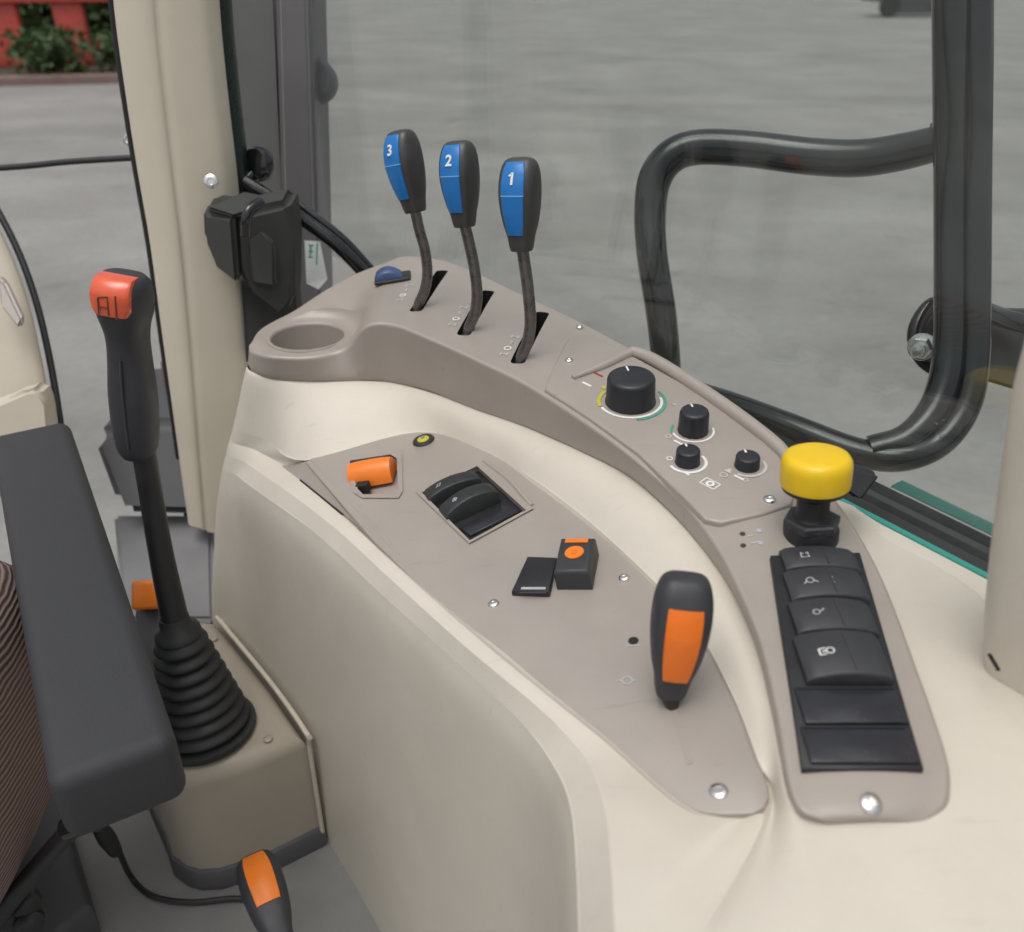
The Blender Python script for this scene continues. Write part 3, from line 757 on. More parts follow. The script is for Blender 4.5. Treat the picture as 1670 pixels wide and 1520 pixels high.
def rocker(f, L, W, hmax, lab, kind, group, tip=0., m='soft_black'):
    e = thing('rocker_switch', f.translation, lab, 'switch', group)
    q = MB(); n = 16
    def zf(x): t = x / (L / 2); return hmax * (1 - .42 * t * t) + tip * t
    rows = []
    for i in range(n + 1):
        x = -L / 2 + L * i / n; z = zf(x); k = .0016
        if i in (0, n): z -= .0015
        rows.append(T(f, [(x, -W / 2, -.003), (x, -W / 2, z - k), (x, -W / 2 + k * .35, z - k * .3), (x, -W / 2 + k, z), (x, 0, z + .0004), (x, W / 2 - k, z), (x, W / 2 - k * .35, z - k * .3), (x, W / 2, z - k), (x, W / 2, -.003)]))
    grid(q, rows, True, True); q.build('rocker', m, e, smooth=45)
    q = MB(); icon(q, f, lambda x: zf(x) + .0005, kind, L / .045); q.build('icon', 'grey_print' if kind != 3 else 'white_print', e)
    # ridge that parts the two halves of the key
    q = MB(); bar(q, f @ Matrix.Translation((0, 0, hmax + .0002)), L * .06, -W * .42, L * .06, W * .42, .0006, .0005); q.build('ridge', 'grip_grey', e)
    return e
# the row of four keys and two blank plates on the console cover
ol = [(1262, 905), (1402, 900), (1503, 1255), (1312, 1256)]
hits = [hit(CB, *p) for p in ol]
so_ = sum((h[0] for h in hits), Vector()) / 4; A_ = np.array([tuple(h[0] - so_) for h in hits]); _, _, vt = np.linalg.svd(A_); SN = Vector(vt[2]); SN = SN if SN.z > 0 else -SN
so_ += SN * .0025
def sp(px, py, off=0.): return at(px, py, plane=(so_ + SN * off, SN))
q = MB(); prism(q, [sp(1256, 908), sp(1402, 903), sp(1506, 1256), sp(1308, 1256)], SN, .0015, .0008, 2, bottom=-.012); q.build('switch_frame', 'black_plastic', console)
tl, tr_, br, bl = sp(1262, 905), sp(1400, 905), sp(1500, 1252), sp(1314, 1252)
names = ['topmost rocker key of the switch row, right under the yellow button', 'second rocker key down in the switch row with a lamp and key symbol',
         'third rocker key down in the switch row', 'fourth rocker key down, proud above the blank plates, with a white headlamp symbol']
cuts = [905, 941, 991, 1046, 1124, 1188, 1252]
for i in range(6):
    def edge(yv, side):
        t = (yv - 905) / (1252 - 905); return sp((1262 + (1314 - 1262) * t) if side == 0 else (1400 + (1500 - 1400) * t), yv)
    a, b, c, d = edge(cuts[i], 0), edge(cuts[i], 1), edge(cuts[i + 1], 1), edge(cuts[i + 1], 0)
    ctr = (a + b + c + d) / 4; X = (b - a + c - d) / 2; Yl = ((a + b) - (c + d)).length / 2
    Lx = X.length; f = frame(ctr + SN * .0016, SN, X)
    if i < 4:
        rocker(f, min(Lx * .96, .046), Yl * .93, (.0075, .0085, .0085, .0098)[i], names[i], i, 'rocker keys in the switch row', tip=(-.0006, .0004, .0, .0008)[i])
    else:
        e = thing('blank_plate', f.translation, ('upper' if i == 4 else 'lower') + ' of two flat black blank plates at the bottom of the switch row', 'blank plate', 'blank plates of the switch row')
        q = MB(); rbox(q, f, Lx * .965, Yl * .93, .0022, .0006, 2); q.build('plate', 'blank_black', e)
        q = MB(); bar(q, f @ Matrix.Translation((0, 0, .0022)), -Lx * .47, Yl * .40, Lx * .47, Yl * .40, .0012, .0006); q.build('raised_edge', 'black_plastic', e)
f = hitframe(CB, 1420, 1311, 1430, 1311, .0003); screw(f, .0052)

# ------------------------------------------------------------------ controls on the lower panel
def pf(px, py, px2, py2, off=.003): return frame(pl(px, py, off), PN, pl(px2, py2, off) - pl(px, py, off))
# orange thumb switch in its housing
f = pf(608, 775, 655, 768)
e = thing('orange_thumb_switch', f.translation, 'orange barrel thumb switch in a square taupe housing', 'switch')
hs_ = [(563, 745), (640, 733), (655, 740), (657, 800), (650, 812), (590, 812), (577, 803), (562, 762)]
q = MB()
P = [pl(*p, .0031) for p in hs_]; Pt = [pl(*p, .0042) for p in hs_]; I1 = [pl(*p, .0042) for p in inner]; I2 = [pl(*p, -.0075) for p in inner]
grid(q, [[r_[i] for r_ in (P, Pt, I1, I2)] for i in list(range(8)) + [0]]); q.f.append([q_ for q_ in range(3, 32, 4)]); q.m.append(0)
q.build('housing', 'taupe_panel', e, smooth=20)
q = MB(); bf = pf(608, 773, 650, 766, .0005); rows = []
Lb = (pl(642, 768, .01) - pl(573, 778, .01)).length
for i in range(9):
    x = -Lb / 2 + Lb * i / 8; k = 1 - .06 * (abs(i - 4) / 4) ** 3
    rows.append(T(bf, [(x, math.cos(a) * .0145 * k, -.004 + math.sin(a) * .0185 * k) for a in [math.pi * j / 16 for j in range(17)]]))
grid(q, rows, True, True); q.build('barrel', 'orange_pad', e, smooth=45)
q = MB(); rbox(q, pf(595, 801, 620, 798, -.004), .012, .008, .009, .001); q.build('stop_block', 'slot_black', e)
q = MB(); rbox(q, pf(643, 749, 650, 748, -.002), .006, .005, .005, .001); q.build('spring_clip', 'slot_black', e)
# indicator lamp at the top of the lower panel
f = pf(691, 719, 705, 716)
e = thing('indicator_lamp', f.translation, 'small yellow-green indicator with black ring at the top of the lower panel', 'indicator')
q = MB(); lathe(q, f, [(.0108, 0), (.0108, .0012), (.0098, .0022), (.0065, .0022), (.006, .0012)], 28, cap0=False, cap1=False); q.build('ring', 'black_plastic', e)
q = MB(); lathe(q, f, [(.0062, .0005), (.0058, .0025), (.004, .0034), (0, .0038)], 24, cap1=False); q.build('lens', 'yellowgreen', e)
q = MB(); lathe(q, f, [(.0022, .0036), (.0020, .0046), (0, .005)], 14, cap1=False); q.build('centre_pin', 'screw_steel', e)
# pair of rockers in a framed recess
fr_px = [(678, 802), (777, 751), (870, 829), (765, 886)]
q = MB(); P = [pl(*p, .0031) for p in fr_px]; P1 = [pl(*p, .0045) for p in fr_px]; Q1 = [pl(*p, .0045) for p in rock_in]; Q2 = [pl(*p, -.0025) for p in rock_in]
grid(q, [[r_[i] for r_ in (P, P1, Q1, Q2)] for i in (0, 1, 2, 3, 0)]); q.build('rocker_recess', 'taupe_panel', console, smooth=10)
q = MB(); prism(q, [pl(*p, -.003) for p in rock_in], PN, .0008, 0, 1, bottom=-.001); q.build('rocker_tray', 'black_plastic', console)
f1 = pf(739, 799, 790, 778, .0005); f2 = pf(767, 827, 817, 804, .0005)
rocker(f1, .049, .0165, .0105, 'upper of two black rocker keys in the lower panel recess', 4, 'rocker keys in the lower panel', m='rubber')
rocker(f2, .049, .0175, .0145, 'lower of two black rocker keys in the recess, standing higher', 5, 'rocker keys in the lower panel', tip=.001, m='rubber')
q = MB(); prism(q, [pl(*p, -.0015) for p in ((750, 862), (826, 822), (848, 835), (767, 875))], PN, .0018, .0006, 2, bottom=0)
o = q.build('blank_plate', 'blank_black'); tag(o, 'glossy black blank plate below the two rocker keys of the lower panel', 'blank plate')
# shallow groove running above the recess
q = MB(); tube(q, [pl(790, 752, .0026), pl(830, 783, .0026), pl(868, 826, .0026)], .0024, 8, 4); q.build('groove_bead', 'taupe', console)
# black blank and orange symbol switch
f = pf(873, 945, 905, 945)
q = MB(); P = [pl(*p, .003) for p in ((836, 972), (862, 915), (910, 917), (897, 974))]; prism(q, P, PN, .005, .0015, 2)
o = q.build('dust_cap', 'black_plastic', None); e = o; tag(o, 'flat black square cover beside the orange symbol switch', 'cover')
k = MB(); bar(k, frame(pl(870, 960, .0081), PN, pl(890, 960, .0081) - pl(870, 960, .0081)), -.009, 0, .009, 0, .0022, .0005); k.build('rib', 'grey_print', o)
k = MB(); bar(k, frame(pl(868, 967, .0081), PN, pl(890, 967, .0081) - pl(868, 967, .0081)), -.010, 0, .010, 0, .0012, .0005); k.build('rib', 'grip_grey', o)
P = [pl(*p, .003) for p in ((909, 962), (921, 905), (977, 905), (967, 962))]; ctr = sum(P, Vector()) / 4
e = thing('orange_symbol_switch', ctr, 'raised black switch with an orange ring symbol and orange top edge', 'switch')
q = MB(); prism(q, P, PN, .017, .0035, 4); q.build('key', 'soft_black', e, smooth=35)
tp = [p + PN * .0172 for p in P]
tc_ = sum(tp, Vector()) / 4; tff = frame(tc_ + (tp[1] - tp[0]) * .02, PN, tp[2] - tp[1])
q = MB(); arc(q, tff, 0, 0, .0046, 0, 360, .0046, .0006, 28); q.build('ring_symbol', 'orange_pad', e)
q = MB(); lathe(q, tff, [(.0022, 0), (.0022, .0007), (0, .0007)], 16, cap1=False); q.build('centre_dot', 'orange', e)
q = MB(); bar(q, frame(tc_ + (tp[1] - tp[0]) * .36, PN, tp[2] - tp[1]), -.0085, 0, .0085, 0, .0042, .0006); q.build('top_band', 'orange_pad', e)
# screws and marks
for px, py, r in ((1018, 943, .0040), (805, 985, .0042), (1172, 1291, .0050)): screw(pf(px, py, px + 5, py), r)
q = MB(); lathe(q, pf(1033, 1045, 1040, 1045, .0031), [(.0034, 0), (.0034, .0003), (0, .0003)], 16, cap1=False); q.build('screw_hole', 'slot_black', console)
q = MB(); f = pf(1023, 1110, 1033, 1110, .0031); arc(q, f, 0, 0, .0030, 0, 360, .0010, n=18); bar(q, f, -.006, 0, -.0035, 0, .001); bar(q, f, .0035, 0, .006, 0, .001); q.build('printed_symbol', 'grey_print', console)
q = MB(); f = pf(1033, 1053, 1043, 1053, .0031); bar(q, f, -.004, 0, .004, 0, .001); q.build('printed_symbol', 'grey_print', console)
# orange faced lever on the lower panel
base = pl(1095, 1148, .003)
e = thing('hand_throttle_lever', base, 'black lever with a long orange face standing on the lower panel', 'lever', None)
b0 = at(1092, 1128, y=base.y + .003); t0 = at(1121, 938, y=base.y + .016); ax = t0 - b0
f = frame(b0, ax, Vector((.98, -.08, 0)))
grip(e, f, ax.length / .079, 'orange', dark='soft_black', hi=.064)
q = MB(); tube(q, [b0 + ax * .03, b0.lerp(base, .6), base + Vector((.001, 0, -.004))], [.0085, .0075, .005], 16, flat=.7); q.build('shaft', 'black_plastic', e)
q = MB(); bar(q, pf(1098, 1152, 1112, 1200, .0030), -.012, 0, .042, 0, .0035, .0004); q.build('lever_slot', 'taupe', console)

# ------------------------------------------------------------------ gear lever pedestal, bellows and lever
ZP = -.725
pt = [at(350, 1008, z=ZP), at(440, 1118, z=ZP), at(497, 1200, z=ZP)]
outl = [pt[0], pt[1], pt[2]]
fl1 = at(262, 1262, z=ZP); fl2 = at(238, 1246, z=ZP); fl3 = at(228, 1215, z=ZP)
outl += [at(400, 1243, z=ZP), at(320, 1266, z=ZP), at(285, 1268, z=ZP), fl1, fl2, fl3, V(-.49, .80, ZP), V(-.44, .88, ZP)]
ped = thing('lever_pedestal', V(-.34, .72, ZF), 'khaki moulded pedestal box under the gear lever bellows', 'pedestal')
q = MB(); prism(q, outl, (0, 0, 1), 0, .018, 5, bottom=-.176); q.build('box', 'pedestal', ped, smooth=50)
q = MB(); ol2 = [p + (p - V(-.34, .75, ZP)) * .05 for p in outl]
for p in ol2: p.z = CAMZ + ZF + .0
prism(q, ol2, (0, 0, 1), .03, .008, 2, bottom=0.001); q.build('base_skirt', 'dark_grey', ped)
q = MB(); tube(q, [p + Vector((.003, 0, .002)) for p in pt] + [pt[2] + Vector((.004, -.003, -.012)), pt[2] + Vector((.003, -.002, -.165))], .0028, 8, 4); q.build('edge_seal', 'cream_trim', ped)
for px, py in ((437, 1205), (348, 1042)):
    screw(frame(at(px, py, z=ZP + .001), (0, 0, 1)), .005, 'bolt', 'pedestal', ped)
# bellows
bb = at(335, 1190, z=ZP); tp_ = at(283, 1008, y=bb.y + .01)
gl = thing('gear_lever', bb, 'tall dark gear lever with a red-orange topped handle rising from ribbed bellows', 'lever')
ax = tp_ - bb; Hb = ax.length; f = frame(bb, ax)
prof = [(.050, -.004), (.054, .0), (.054, .006)]
nr = 8
for i in range(nr):
    t0 = i / nr; t1 = (i + .5) / nr
    r0 = .049 * (1 - t0) + .024 * t0; z0 = .008 + (Hb * .84 - .008) * t0; z1 = .008 + (Hb * .84 - .008) * t1
    r1 = .049 * (1 - t1) + .024 * t1
    prof += [(r0 - .006, z0), (r0 - .003, z0 + .002), (r1 + .0015, z1 - .002), (r1 + .002, z1), (r1 + .001, z1 + .002)]
prof += [(.021, Hb * .85), (.0235, Hb * .86), (.0225, Hb * .90), (.016, Hb * .93), (.0145, Hb * 1.02)]
q = MB(); lathe(q, f, prof, 44, cap1=True); q.build('bellows', 'rubber', gl, smooth=60)
sh = [at(285, 1010, y=bb.y + .01), at(262, 900, y=bb.y + .012), at(245, 800, y=bb.y + .014), at(232, 720, y=bb.y + .016), at(228, 690, y=bb.y + .016)]
q = MB(); tube(q, sh, [.0135, .0115, .0105, .0105, .0105], 18, 4); q.build('shaft', 'black_plastic', gl)
# handle: a moulded grip, narrow below and flaring to the button head
hb = at(226, 742, y=bb.y + .016); ht = at(200, 448, y=bb.y + .012); hx = ht - hb; HL = hx.length; hf = frame(hb, hx, Vector((.98, -.12, 0)))
hp_ = [(0, .0125, .0125), (.06, .0165, .0165), (.20, .0185, .0185), (.38, .0185, .019), (.55, .0165, .0175), (.66, .0155, .018), (.74, .0165, .020), (.82, .0205, .021), (.90, .0215, .021), (.965, .0205, .018), (1.0, .017, .013)]
Pq = cr([Vector(p) for p in hp_], 4)
q = MB(); grid(q, [superring(hf, p.y, -p.z * (1.0 + .15 * max(0, p.x - .7) / .3), p.z, p.x * HL, 30, 2.8) for p in Pq], True, True); q.build('handle', 'soft_black', gl, smooth=60)
q = MB(); tube(q, [hf @ Vector((.001, -.0175, HL * .10)), hf @ Vector((.001, -.0190, HL * .40)), hf @ Vector((.001, -.0175, HL * .60))], .0022, 8, 5, flat=.5); q.build('seam_ridge', 'grip_grey', gl)
rows = []
for i in range(8):
    t = i / 7; z = HL * (.845 + .165 * t); y = -.0250 + .034 * max(0, t - .58) ** 1.5; hw = .0150 + .001 * math.sin(math.pi * t) - .002 * (t < .1)
    rows.append(T(hf, [(-hw, y + .012, z), (-hw, y + .001, z), (-hw * .85, y - .0008, z), (0, y - .0014, z), (hw * .85, y - .0008, z), (hw, y + .001, z), (hw, y + .012, z)]))
q = MB(); grid(q, rows, True, True); bt = q.build('button_face', 'red_orange', gl, smooth=50)
q = MB(); ff = frame(hf @ Vector((0, -.0266, HL * .885)), hf.to_3x3() @ Vector((0, -1, .05)), hf.to_3x3() @ Vector((1, 0, 0)))
for a in ((-.008, -.006, -.008, .008), (-.008, .008, .0, .010), (0, .010, 0, -.006), (-.008, .0, 0, .001), (.0065, -.008, .0065, .012)): bar(q, ff, *a, .0009, .0006)
q.build('symbol', 'brown', bt)

# small lever near the bottom edge
b0 = at(462, 1545, d=.80); t0 = at(412, 1396, d=.86); ax = t0 - b0
e = thing('floor_lever', V(b0.x + .02, b0.y - .02, ZF), 'small black floor lever with a bright orange top at the bottom edge', 'lever')
f = frame(b0, ax, Vector((.93, .35, 0)))
grip(e, f, ax.length / .079, 'orange_pad', dark='soft_black', hi=.0745, lo=.030)
q = MB(); tube(q, [b0 + ax * .02, b0 - ax * .5 + Vector((.01, 0, -.05)), V(b0.x + .02, b0.y - .02, ZF)], .009, 12, 5); q.build('shaft', 'black_plastic', e)
# orange tab behind the gear lever
q = MB(); f = frame(at(240, 970, d=1.02), (.1, -.8, .6), (1, .1, 0)); rbox(q, f @ Matrix.Translation((0, 0, -.01)), .030, .034, .022, .005)
e = thing('seat_belt_buckle', at(245, 1010, d=1.03), 'orange release tab of a dark buckle half hidden behind the gear lever', 'buckle')
q.build('release_tab', 'orange_pad', e)
q = MB(); rbox(q, frame(at(246, 1015, d=1.03), (.1, -.8, .6), (1, .1, 0)) @ Matrix.Translation((0, -.02, -.02)), .034, .075, .024, .005); q.build('buckle_body', 'dark_grey', e)

# ------------------------------------------------------------------ seat with armrest
seat = thing('operator_seat', V(-.62, .62, ZF), 'operator seat with dark grey armrest and brown striped fabric', 'seat')
an = V(-.254, .395, -.505); af = V(-.526, .858, -.505); adir = (af - an).normalized()
fr_ = frame((an + af) / 2, (0, 0, 1), adir)
q = MB(); rbox(q, fr_, (af - an).length, .078, .060, .012, 5); q.build('armrest', 'armrest', seat, smooth=60)
def stripe_material():
    m = bpy.data.materials.new('seat_fabric'); m.use_nodes = True; n = m.node_tree; b = n.nodes['Principled BSDF']
    tc = n.nodes.new('ShaderNodeTexCoord'); wv = n.nodes.new('ShaderNodeTexWave'); wv.wave_type = 'BANDS'; wv.bands_direction = 'Z'
    wv.inputs['Scale'].default_value = 60; wv.inputs['Distortion'].default_value = 4.5; wv.inputs['Detail'].default_value = 2; wv.inputs['Detail Scale'].default_value = .5
    n.links.new(tc.outputs['Object'], wv.inputs['Vector'])
    r_ = n.nodes.new('ShaderNodeValToRGB'); r_.color_ramp.elements[0].color = (.11, .075, .066, 1); r_.color_ramp.elements[1].color = (.33, .24, .205, 1)
    n.links.new(wv.outputs['Fac'], r_.inputs['Fac']); n.links.new(r_.outputs[0], b.inputs['Base Color']); b.inputs['Roughness'].default_value = .9
    bp_ = n.nodes.new('ShaderNodeBump'); bp_.inputs['Strength'].default_value = .5; bp_.inputs['Distance'].default_value = .002
    n.links.new(wv.outputs['Fac'], bp_.inputs['Height']); n.links.new(bp_.outputs[0], b.inputs['Normal']); return m
M['seat_fabric'] = stripe_material()
q = MB(); c0 = at(-128, 1262, d=.70)
rows = []
for i in range(25):
    t = math.pi * i / 24; rows.append([])
    for k in range(36):
        a = 2 * math.pi * k / 36
        x, y, z = math.sin(t) * math.cos(a), math.sin(t) * math.sin(a), math.cos(t)
        e_ = .75
        x, y, z = [math.copysign(abs(v_) ** e_, v_) for v_ in (x, y, z)]
        rows[-1].append(c0 + Vector((x * .068, y * .16 + z * .03, z * .135)))
grid(q, rows, True, True); q.build('cushion_bolster', 'seat_fabric', seat, smooth=80)
q = MB(); rbox(q, frame(V(-.66, .60, ZF + .09), (0, 0, 1), adir), .42, .26, .26, .05, 4); q.build('cushion_base', 'black_plastic', seat)
q = MB(); tube(q, [at(140, 1325, d=.72), at(100, 1370, d=.74), at(40, 1440, d=.76), at(-30, 1530, d=.78)], .0085, 12, 4); q.build('armrest_strut', 'black_plastic', seat)
q = MB(); tube(q, [at(150, 1290, d=.70), at(155, 1330, d=.72), at(110, 1350, d=.73)], .010, 12, 4); q.build('armrest_hinge', 'gloss_black', seat)
for px, py in ((45, 1470), (50, 1500), (15, 1495)):
    q = MB(); lathe(q, frame(at(px, py, d=.80), (.4, -.8, .4)), [(.012, 0), (.012, .008), (.009, .010), (.005, .013), (0, .013)], 18, cap1=False); q.build('bolt', 'black_plastic', seat)
# cable on the floor
q = MB(); tube(q, [at(150, 1320, d=.80), at(172, 1350, d=.88), at(192, 1385, d=.94), at(215, 1432, z=ZF + .006), at(250, 1462, z=ZF + .004), at(310, 1472, z=ZF + .004), at(380, 1466, z=ZF + .004), at(440, 1470, z=ZF + .004)], .0032, 8, 6)
e = q.build('cable', 'black_plastic'); tag(e, 'thin black cable looping across the grey floor below the armrest', 'cable')
q = MB(); tube(q, [at(160, 1345, d=.86), at(188, 1388, d=.93)], [.007, .009, .007], 12, 4); q.build('cable_plug', 'black_plastic', e)
# grey floor side panel of the seat mount
q = MB(); prism(q, [at(110, 1330, z=ZF + .005), at(165, 1520, z=ZF + .005), at(60, 1620, z=ZF + .005), at(-60, 1500, z=ZF + .005), at(20, 1340, z=ZF + .005)], (0, 0, 1), .05, .01, 3)
tag(q.build('seat_mount_plate', 'dark_grey'), 'dark grey plate on the floor beneath the seat armrest', 'plate')

# ------------------------------------------------------------------ rear pillar, latch and window stay
pil = thing('corner_pillar', V(-.42, 1.06, -.72), 'cream moulded cab corner pillar behind the gear lever', 'pillar')
YP = 1.06
lft = [(176, -60), (186, 40), (203, 160), (222, 280), (243, 400), (262, 540), (282, 680), (296, 780), (306, 850)]
mid_ = [(222, -60), (230, 40), (244, 160), (260, 280), (277, 400), (292, 540), (306, 680), (316, 780), (325, 860)]
mid2 = [(270, -60), (276, 40), (287, 160), (299, 280), (311, 400), (322, 540), (330, 680), (336, 780), (342, 870)]
rgt = [(325, -60), (332, 40), (345, 160), (360, 280), (374, 400), (390, 500), (402, 640), (410, 760), (418, 870)]
q = MB(); rows = []
for a, b, c, d in zip(lft, mid_, mid2, rgt):
    pa, pb, pc, pd = at(*a, y=YP + .012), at(*b, y=YP - .012), at(*c, y=YP - .010), at(*d, y=YP + .0)
    bk = Vector((0, .07, 0))
    rows.append([pa + bk, pa, pa.lerp(pb, .3) + Vector((0, -.008, 0)), pb, pb.lerp(pc, .45) + Vector((0, -.001, 0)), pb.lerp(pc, .55) + Vector((0, .003, 0)), pc, pd, pd + Vector((.006, .012, 0)), pd + bk + Vector((.01, 0, 0))])
nl = len(rows[0]); ls = [cr([r_[j] for r_ in rows], 4) for j in range(nl)]
grid(q, [chaikin([ls[j][i] for j in range(nl)], 2) for i in range(len(ls[0]))], False, False); q.build('moulding', 'pillar_cream', pil, smooth=60)
q = MB(); tube(q, [at(p[0] + 18, p[1], y=YP + .055) for p in rgt], .021, 14, 3); q.build('rubber_seal', 'green_seal', pil)
q = MB(); tube(q, [at(p[0] - 1, p[1], y=YP + .08) for p in lft], .0035, 8, 3); q.build('edge_seal', 'rubber', pil)
screw(frame(at(344, 296, y=YP - .02), (.1, -.9, .3)), .008, 'screw', 'screw_steel', pil)
screw(frame(at(210, 228, y=YP + .09), (-.3, -.9, .3)), .008, 'screw', 'screw_steel', pil)

# dark exterior post beyond the pillar
post = thing('exterior_post', V(-.33, 1.33, -2.1), 'dark grey exterior post seen through the glass beside the pillar', 'post')
def col(px0a, px1a, px0b, px1b, y, dep, name, m, ya=-80, yb=470):
    a0, a1, b0, b1 = at(px0a, ya, y=y), at(px1a, ya, y=y), at(px0b, yb, y=y), at(px1b, yb, y=y)
    k = (b0.z - (CAMZ - 2.1)) / (a0.z - b0.z)
    b0, b1 = b0 + (b0 - a0) * k, b1 + (b1 - a1) * k
    q = MB(); bk = Vector((0, dep, 0)); P = [a0, a1, b1, b0]
    bm = bmesh.new(); vs = [bm.verts.new(p) for p in P] + [bm.verts.new(p + bk) for p in P]
    for fc in ((0, 1, 2, 3), (7, 6, 5, 4), (0, 4, 5, 1), (1, 5, 6, 2), (2, 6, 7, 3), (3, 7, 4, 0)): bm.faces.new([vs[i] for i in fc])
    bmesh.ops.recalc_face_normals(bm, faces=bm.faces); bmesh.ops.bevel(bm, geom=bm.edges[:], offset=.008, segments=3, affect='EDGES')
    q.add_bm(bm); return q.build(name, m, post)
col(345, 452, 405, 474, 1.335, .06, 'inner_face', 'post_light'); col(446, 504, 462, 521, 1.31, .12, 'outer_face', 'post_grey')
q = MB(); lathe(q, frame(at(513, 130, y=1.36), (0, -.9, .3)), [(.030, -.02), (.030, .004), (.024, .012), (.010, .014), (0, .014)], 22, cap1=False); q.build('lamp_stub', 'post_grey', post)

lat = thing('window_latch', at(400, 520, d=1.14), 'black window latch block mounted on the cream pillar', 'latch')
lf = frame(at(405, 408, y=YP - .06), (.25, -.85, .2), (1, .30, 0))
def boxpx(q, P, dep, r):
    bm = bmesh.new(); vs = [bm.verts.new(p) for p in P] + [bm.verts.new(p + dep) for p in P]; n = len(P)
    bm.faces.new(vs[:n]); bm.faces.new(vs[n:][::-1])
    for i in range(n): bm.faces.new((vs[i], vs[n + i], vs[n + (i + 1) % n], vs[(i + 1) % n]))
    bmesh.ops.recalc_face_normals(bm, faces=bm.faces); bmesh.ops.bevel(bm, geom=bm.edges[:], offset=r, segments=3, affect='EDGES', clamp_overlap=True); q.add_bm(bm)
q = MB(); boxpx(q, [at(330, 345, d=1.02), at(380, 352, d=.995), at(388, 470, d=1.03), at(352, 440, d=1.05), at(332, 392, d=1.04)], Vector((.0, .05, .012)), .006); q.build('mounting_block', 'latch', lat)
q = MB(); boxpx(q, [at(378, 350, d=1.0), at(470, 330, d=1.03), at(480, 390, d=1.06), at(478, 500, d=1.08), at(455, 524, d=1.08), at(402, 480, d=1.05), at(384, 440, d=1.03)], Vector((.004, .045, .012)), .008); q.build('latch_body', 'latch', lat)
q = MB(); boxpx(q, [at(332, 338, d=1.01), at(398, 318, d=1.03), at(440, 316, d=1.05), at(425, 340, d=1.02), at(380, 352, d=.992)], Vector((0, .02, -.012)), .004); q.build('top_plate', 'latch', lat)
q = MB(); tube(q, [at(425, 330, d=1.0), at(405, 345, d=.985), at(400, 385, d=.995)], .006, 10, 4); q.build('release_hook', 'gloss_black', lat)
q = MB(); boxpx(q, [at(400, 388, d=1.02), at(425, 372, d=1.025), at(448, 400, d=1.03), at(450, 470, d=1.05), at(410, 465, d=1.04)], Vector((0, .01, 0)), .004); q.build('cover_plate', 'latch', lat)
q = MB(); boxpx(q, [at(392, 460, d=1.09), at(478, 440, d=1.12), at(485, 540, d=1.13), at(400, 600, d=1.12)], Vector((0, .04, 0)), .005); q.build('lower_bracket', 'latch', lat)

stay = thing('window_stay', at(600, 445, d=1.12), 'black double tube window stay running from latch to console', 'stay')
q = MB(); tube(q, [at(398, 296, d=1.08), at(440, 322, d=1.085), at(500, 362, d=1.10), at(550, 400, d=1.11), at(598, 448, d=1.13)], .0085, 14, 4); q.build('tube', 'gloss_black', stay)
q = MB(); tube(q, [at(460, 316, d=1.105), at(520, 358, d=1.115), at(565, 395, d=1.125), at(606, 440, d=1.14)], .0055, 12, 4); q.build('rod', 'gloss_black', stay)
q = MB(); lathe(q, frame(at(424, 268, d=1.09), (-.35, -.85, .2)), [(.017, -.006), (.020, -.003), (.021, .006), (.018, .012), (.010, .015), (0, .015)], 24, cap1=False); q.build('knob', 'gloss_black', stay)
q = MB(); tube(q, [at(398, 296, d=1.08), at(410, 285, d=1.085), at(420, 275, d=1.09)], .006, 10, 3); q.build('knob_arm', 'gloss_black', stay)

q = MB(); P = [at(497, 392, d=1.24), at(522, 394, d=1.24), at(534, 455, d=1.25), at(520, 472, d=1.25), at(500, 462, d=1.25)]; sn = (P[1] - P[0]).cross(P[2] - P[0]).normalized(); sn = sn if sn.y < 0 else -sn
prism(q, P, sn, .0012); st_ = q.build('sticker', 'sticker'); tag(st_, 'small white sticker with green print behind the window stay', 'sticker')
q = MB(); f = frame(at(511, 415, plane=(P[0] + sn * .0014, sn)), sn, P[1] - P[0])
for a in ((-.007, .012, .000, .012), (-.004, .012, -.004, -.004), (-.007, .004, .0, .004), (.005, .016, .005, -.014), (-.007, -.004, 0, -.004)): bar(q, f, *a, .0022, .0005)
q.build('print', 'green_print', st_)

# ------------------------------------------------------------------ rear fender, shelf and left trim behind the gear lever
fd = thing('rear_fender', at(220, 850, d=1.28), 'dark grey inner rear fender block behind the gear lever', 'fender')
q = MB(); boxpx(q, [at(140, 720, d=1.30), at(185, 693, d=1.30), at(330, 690, d=1.32), at(330, 850, d=1.30), at(186, 846, d=1.28)], Vector((0, .25, 0)), .02); q.build('fender_shell', 'dark_grey', fd)
q = MB(); boxpx(q, [at(252, 580, d=1.40), at(296, 575, d=1.40), at(300, 655, d=1.38), at(262, 660, d=1.38)], Vector((0, .06, 0)), .015); q.build('tail_lamp', 'brown', fd)
q = MB(); boxpx(q, [at(255, 655, d=1.40), at(305, 640, d=1.40), at(305, 730, d=1.36), at(255, 735, d=1.36)], Vector((0, .06, 0)), .012); q.build('lamp_bracket', 'shelf_grey', fd)
q = MB(); boxpx(q, [at(236, 440, d=1.45), at(275, 430, d=1.45), at(283, 520, d=1.43), at(252, 530, d=1.43)], Vector((0, .05, 0)), .012); q.build('reflector_housing', 'dark_grey', fd)
q = MB(); boxpx(q, [at(185, 838, z=-.74), at(345, 838, z=-.74), at(350, 1010, z=-.74), at(200, 1010, z=-.74)], Vector((0, 0, -.03)), .006)
tag(q.build('rear_shelf', 'shelf_grey'), 'flat mid grey shelf behind the gear lever bellows', 'shelf')

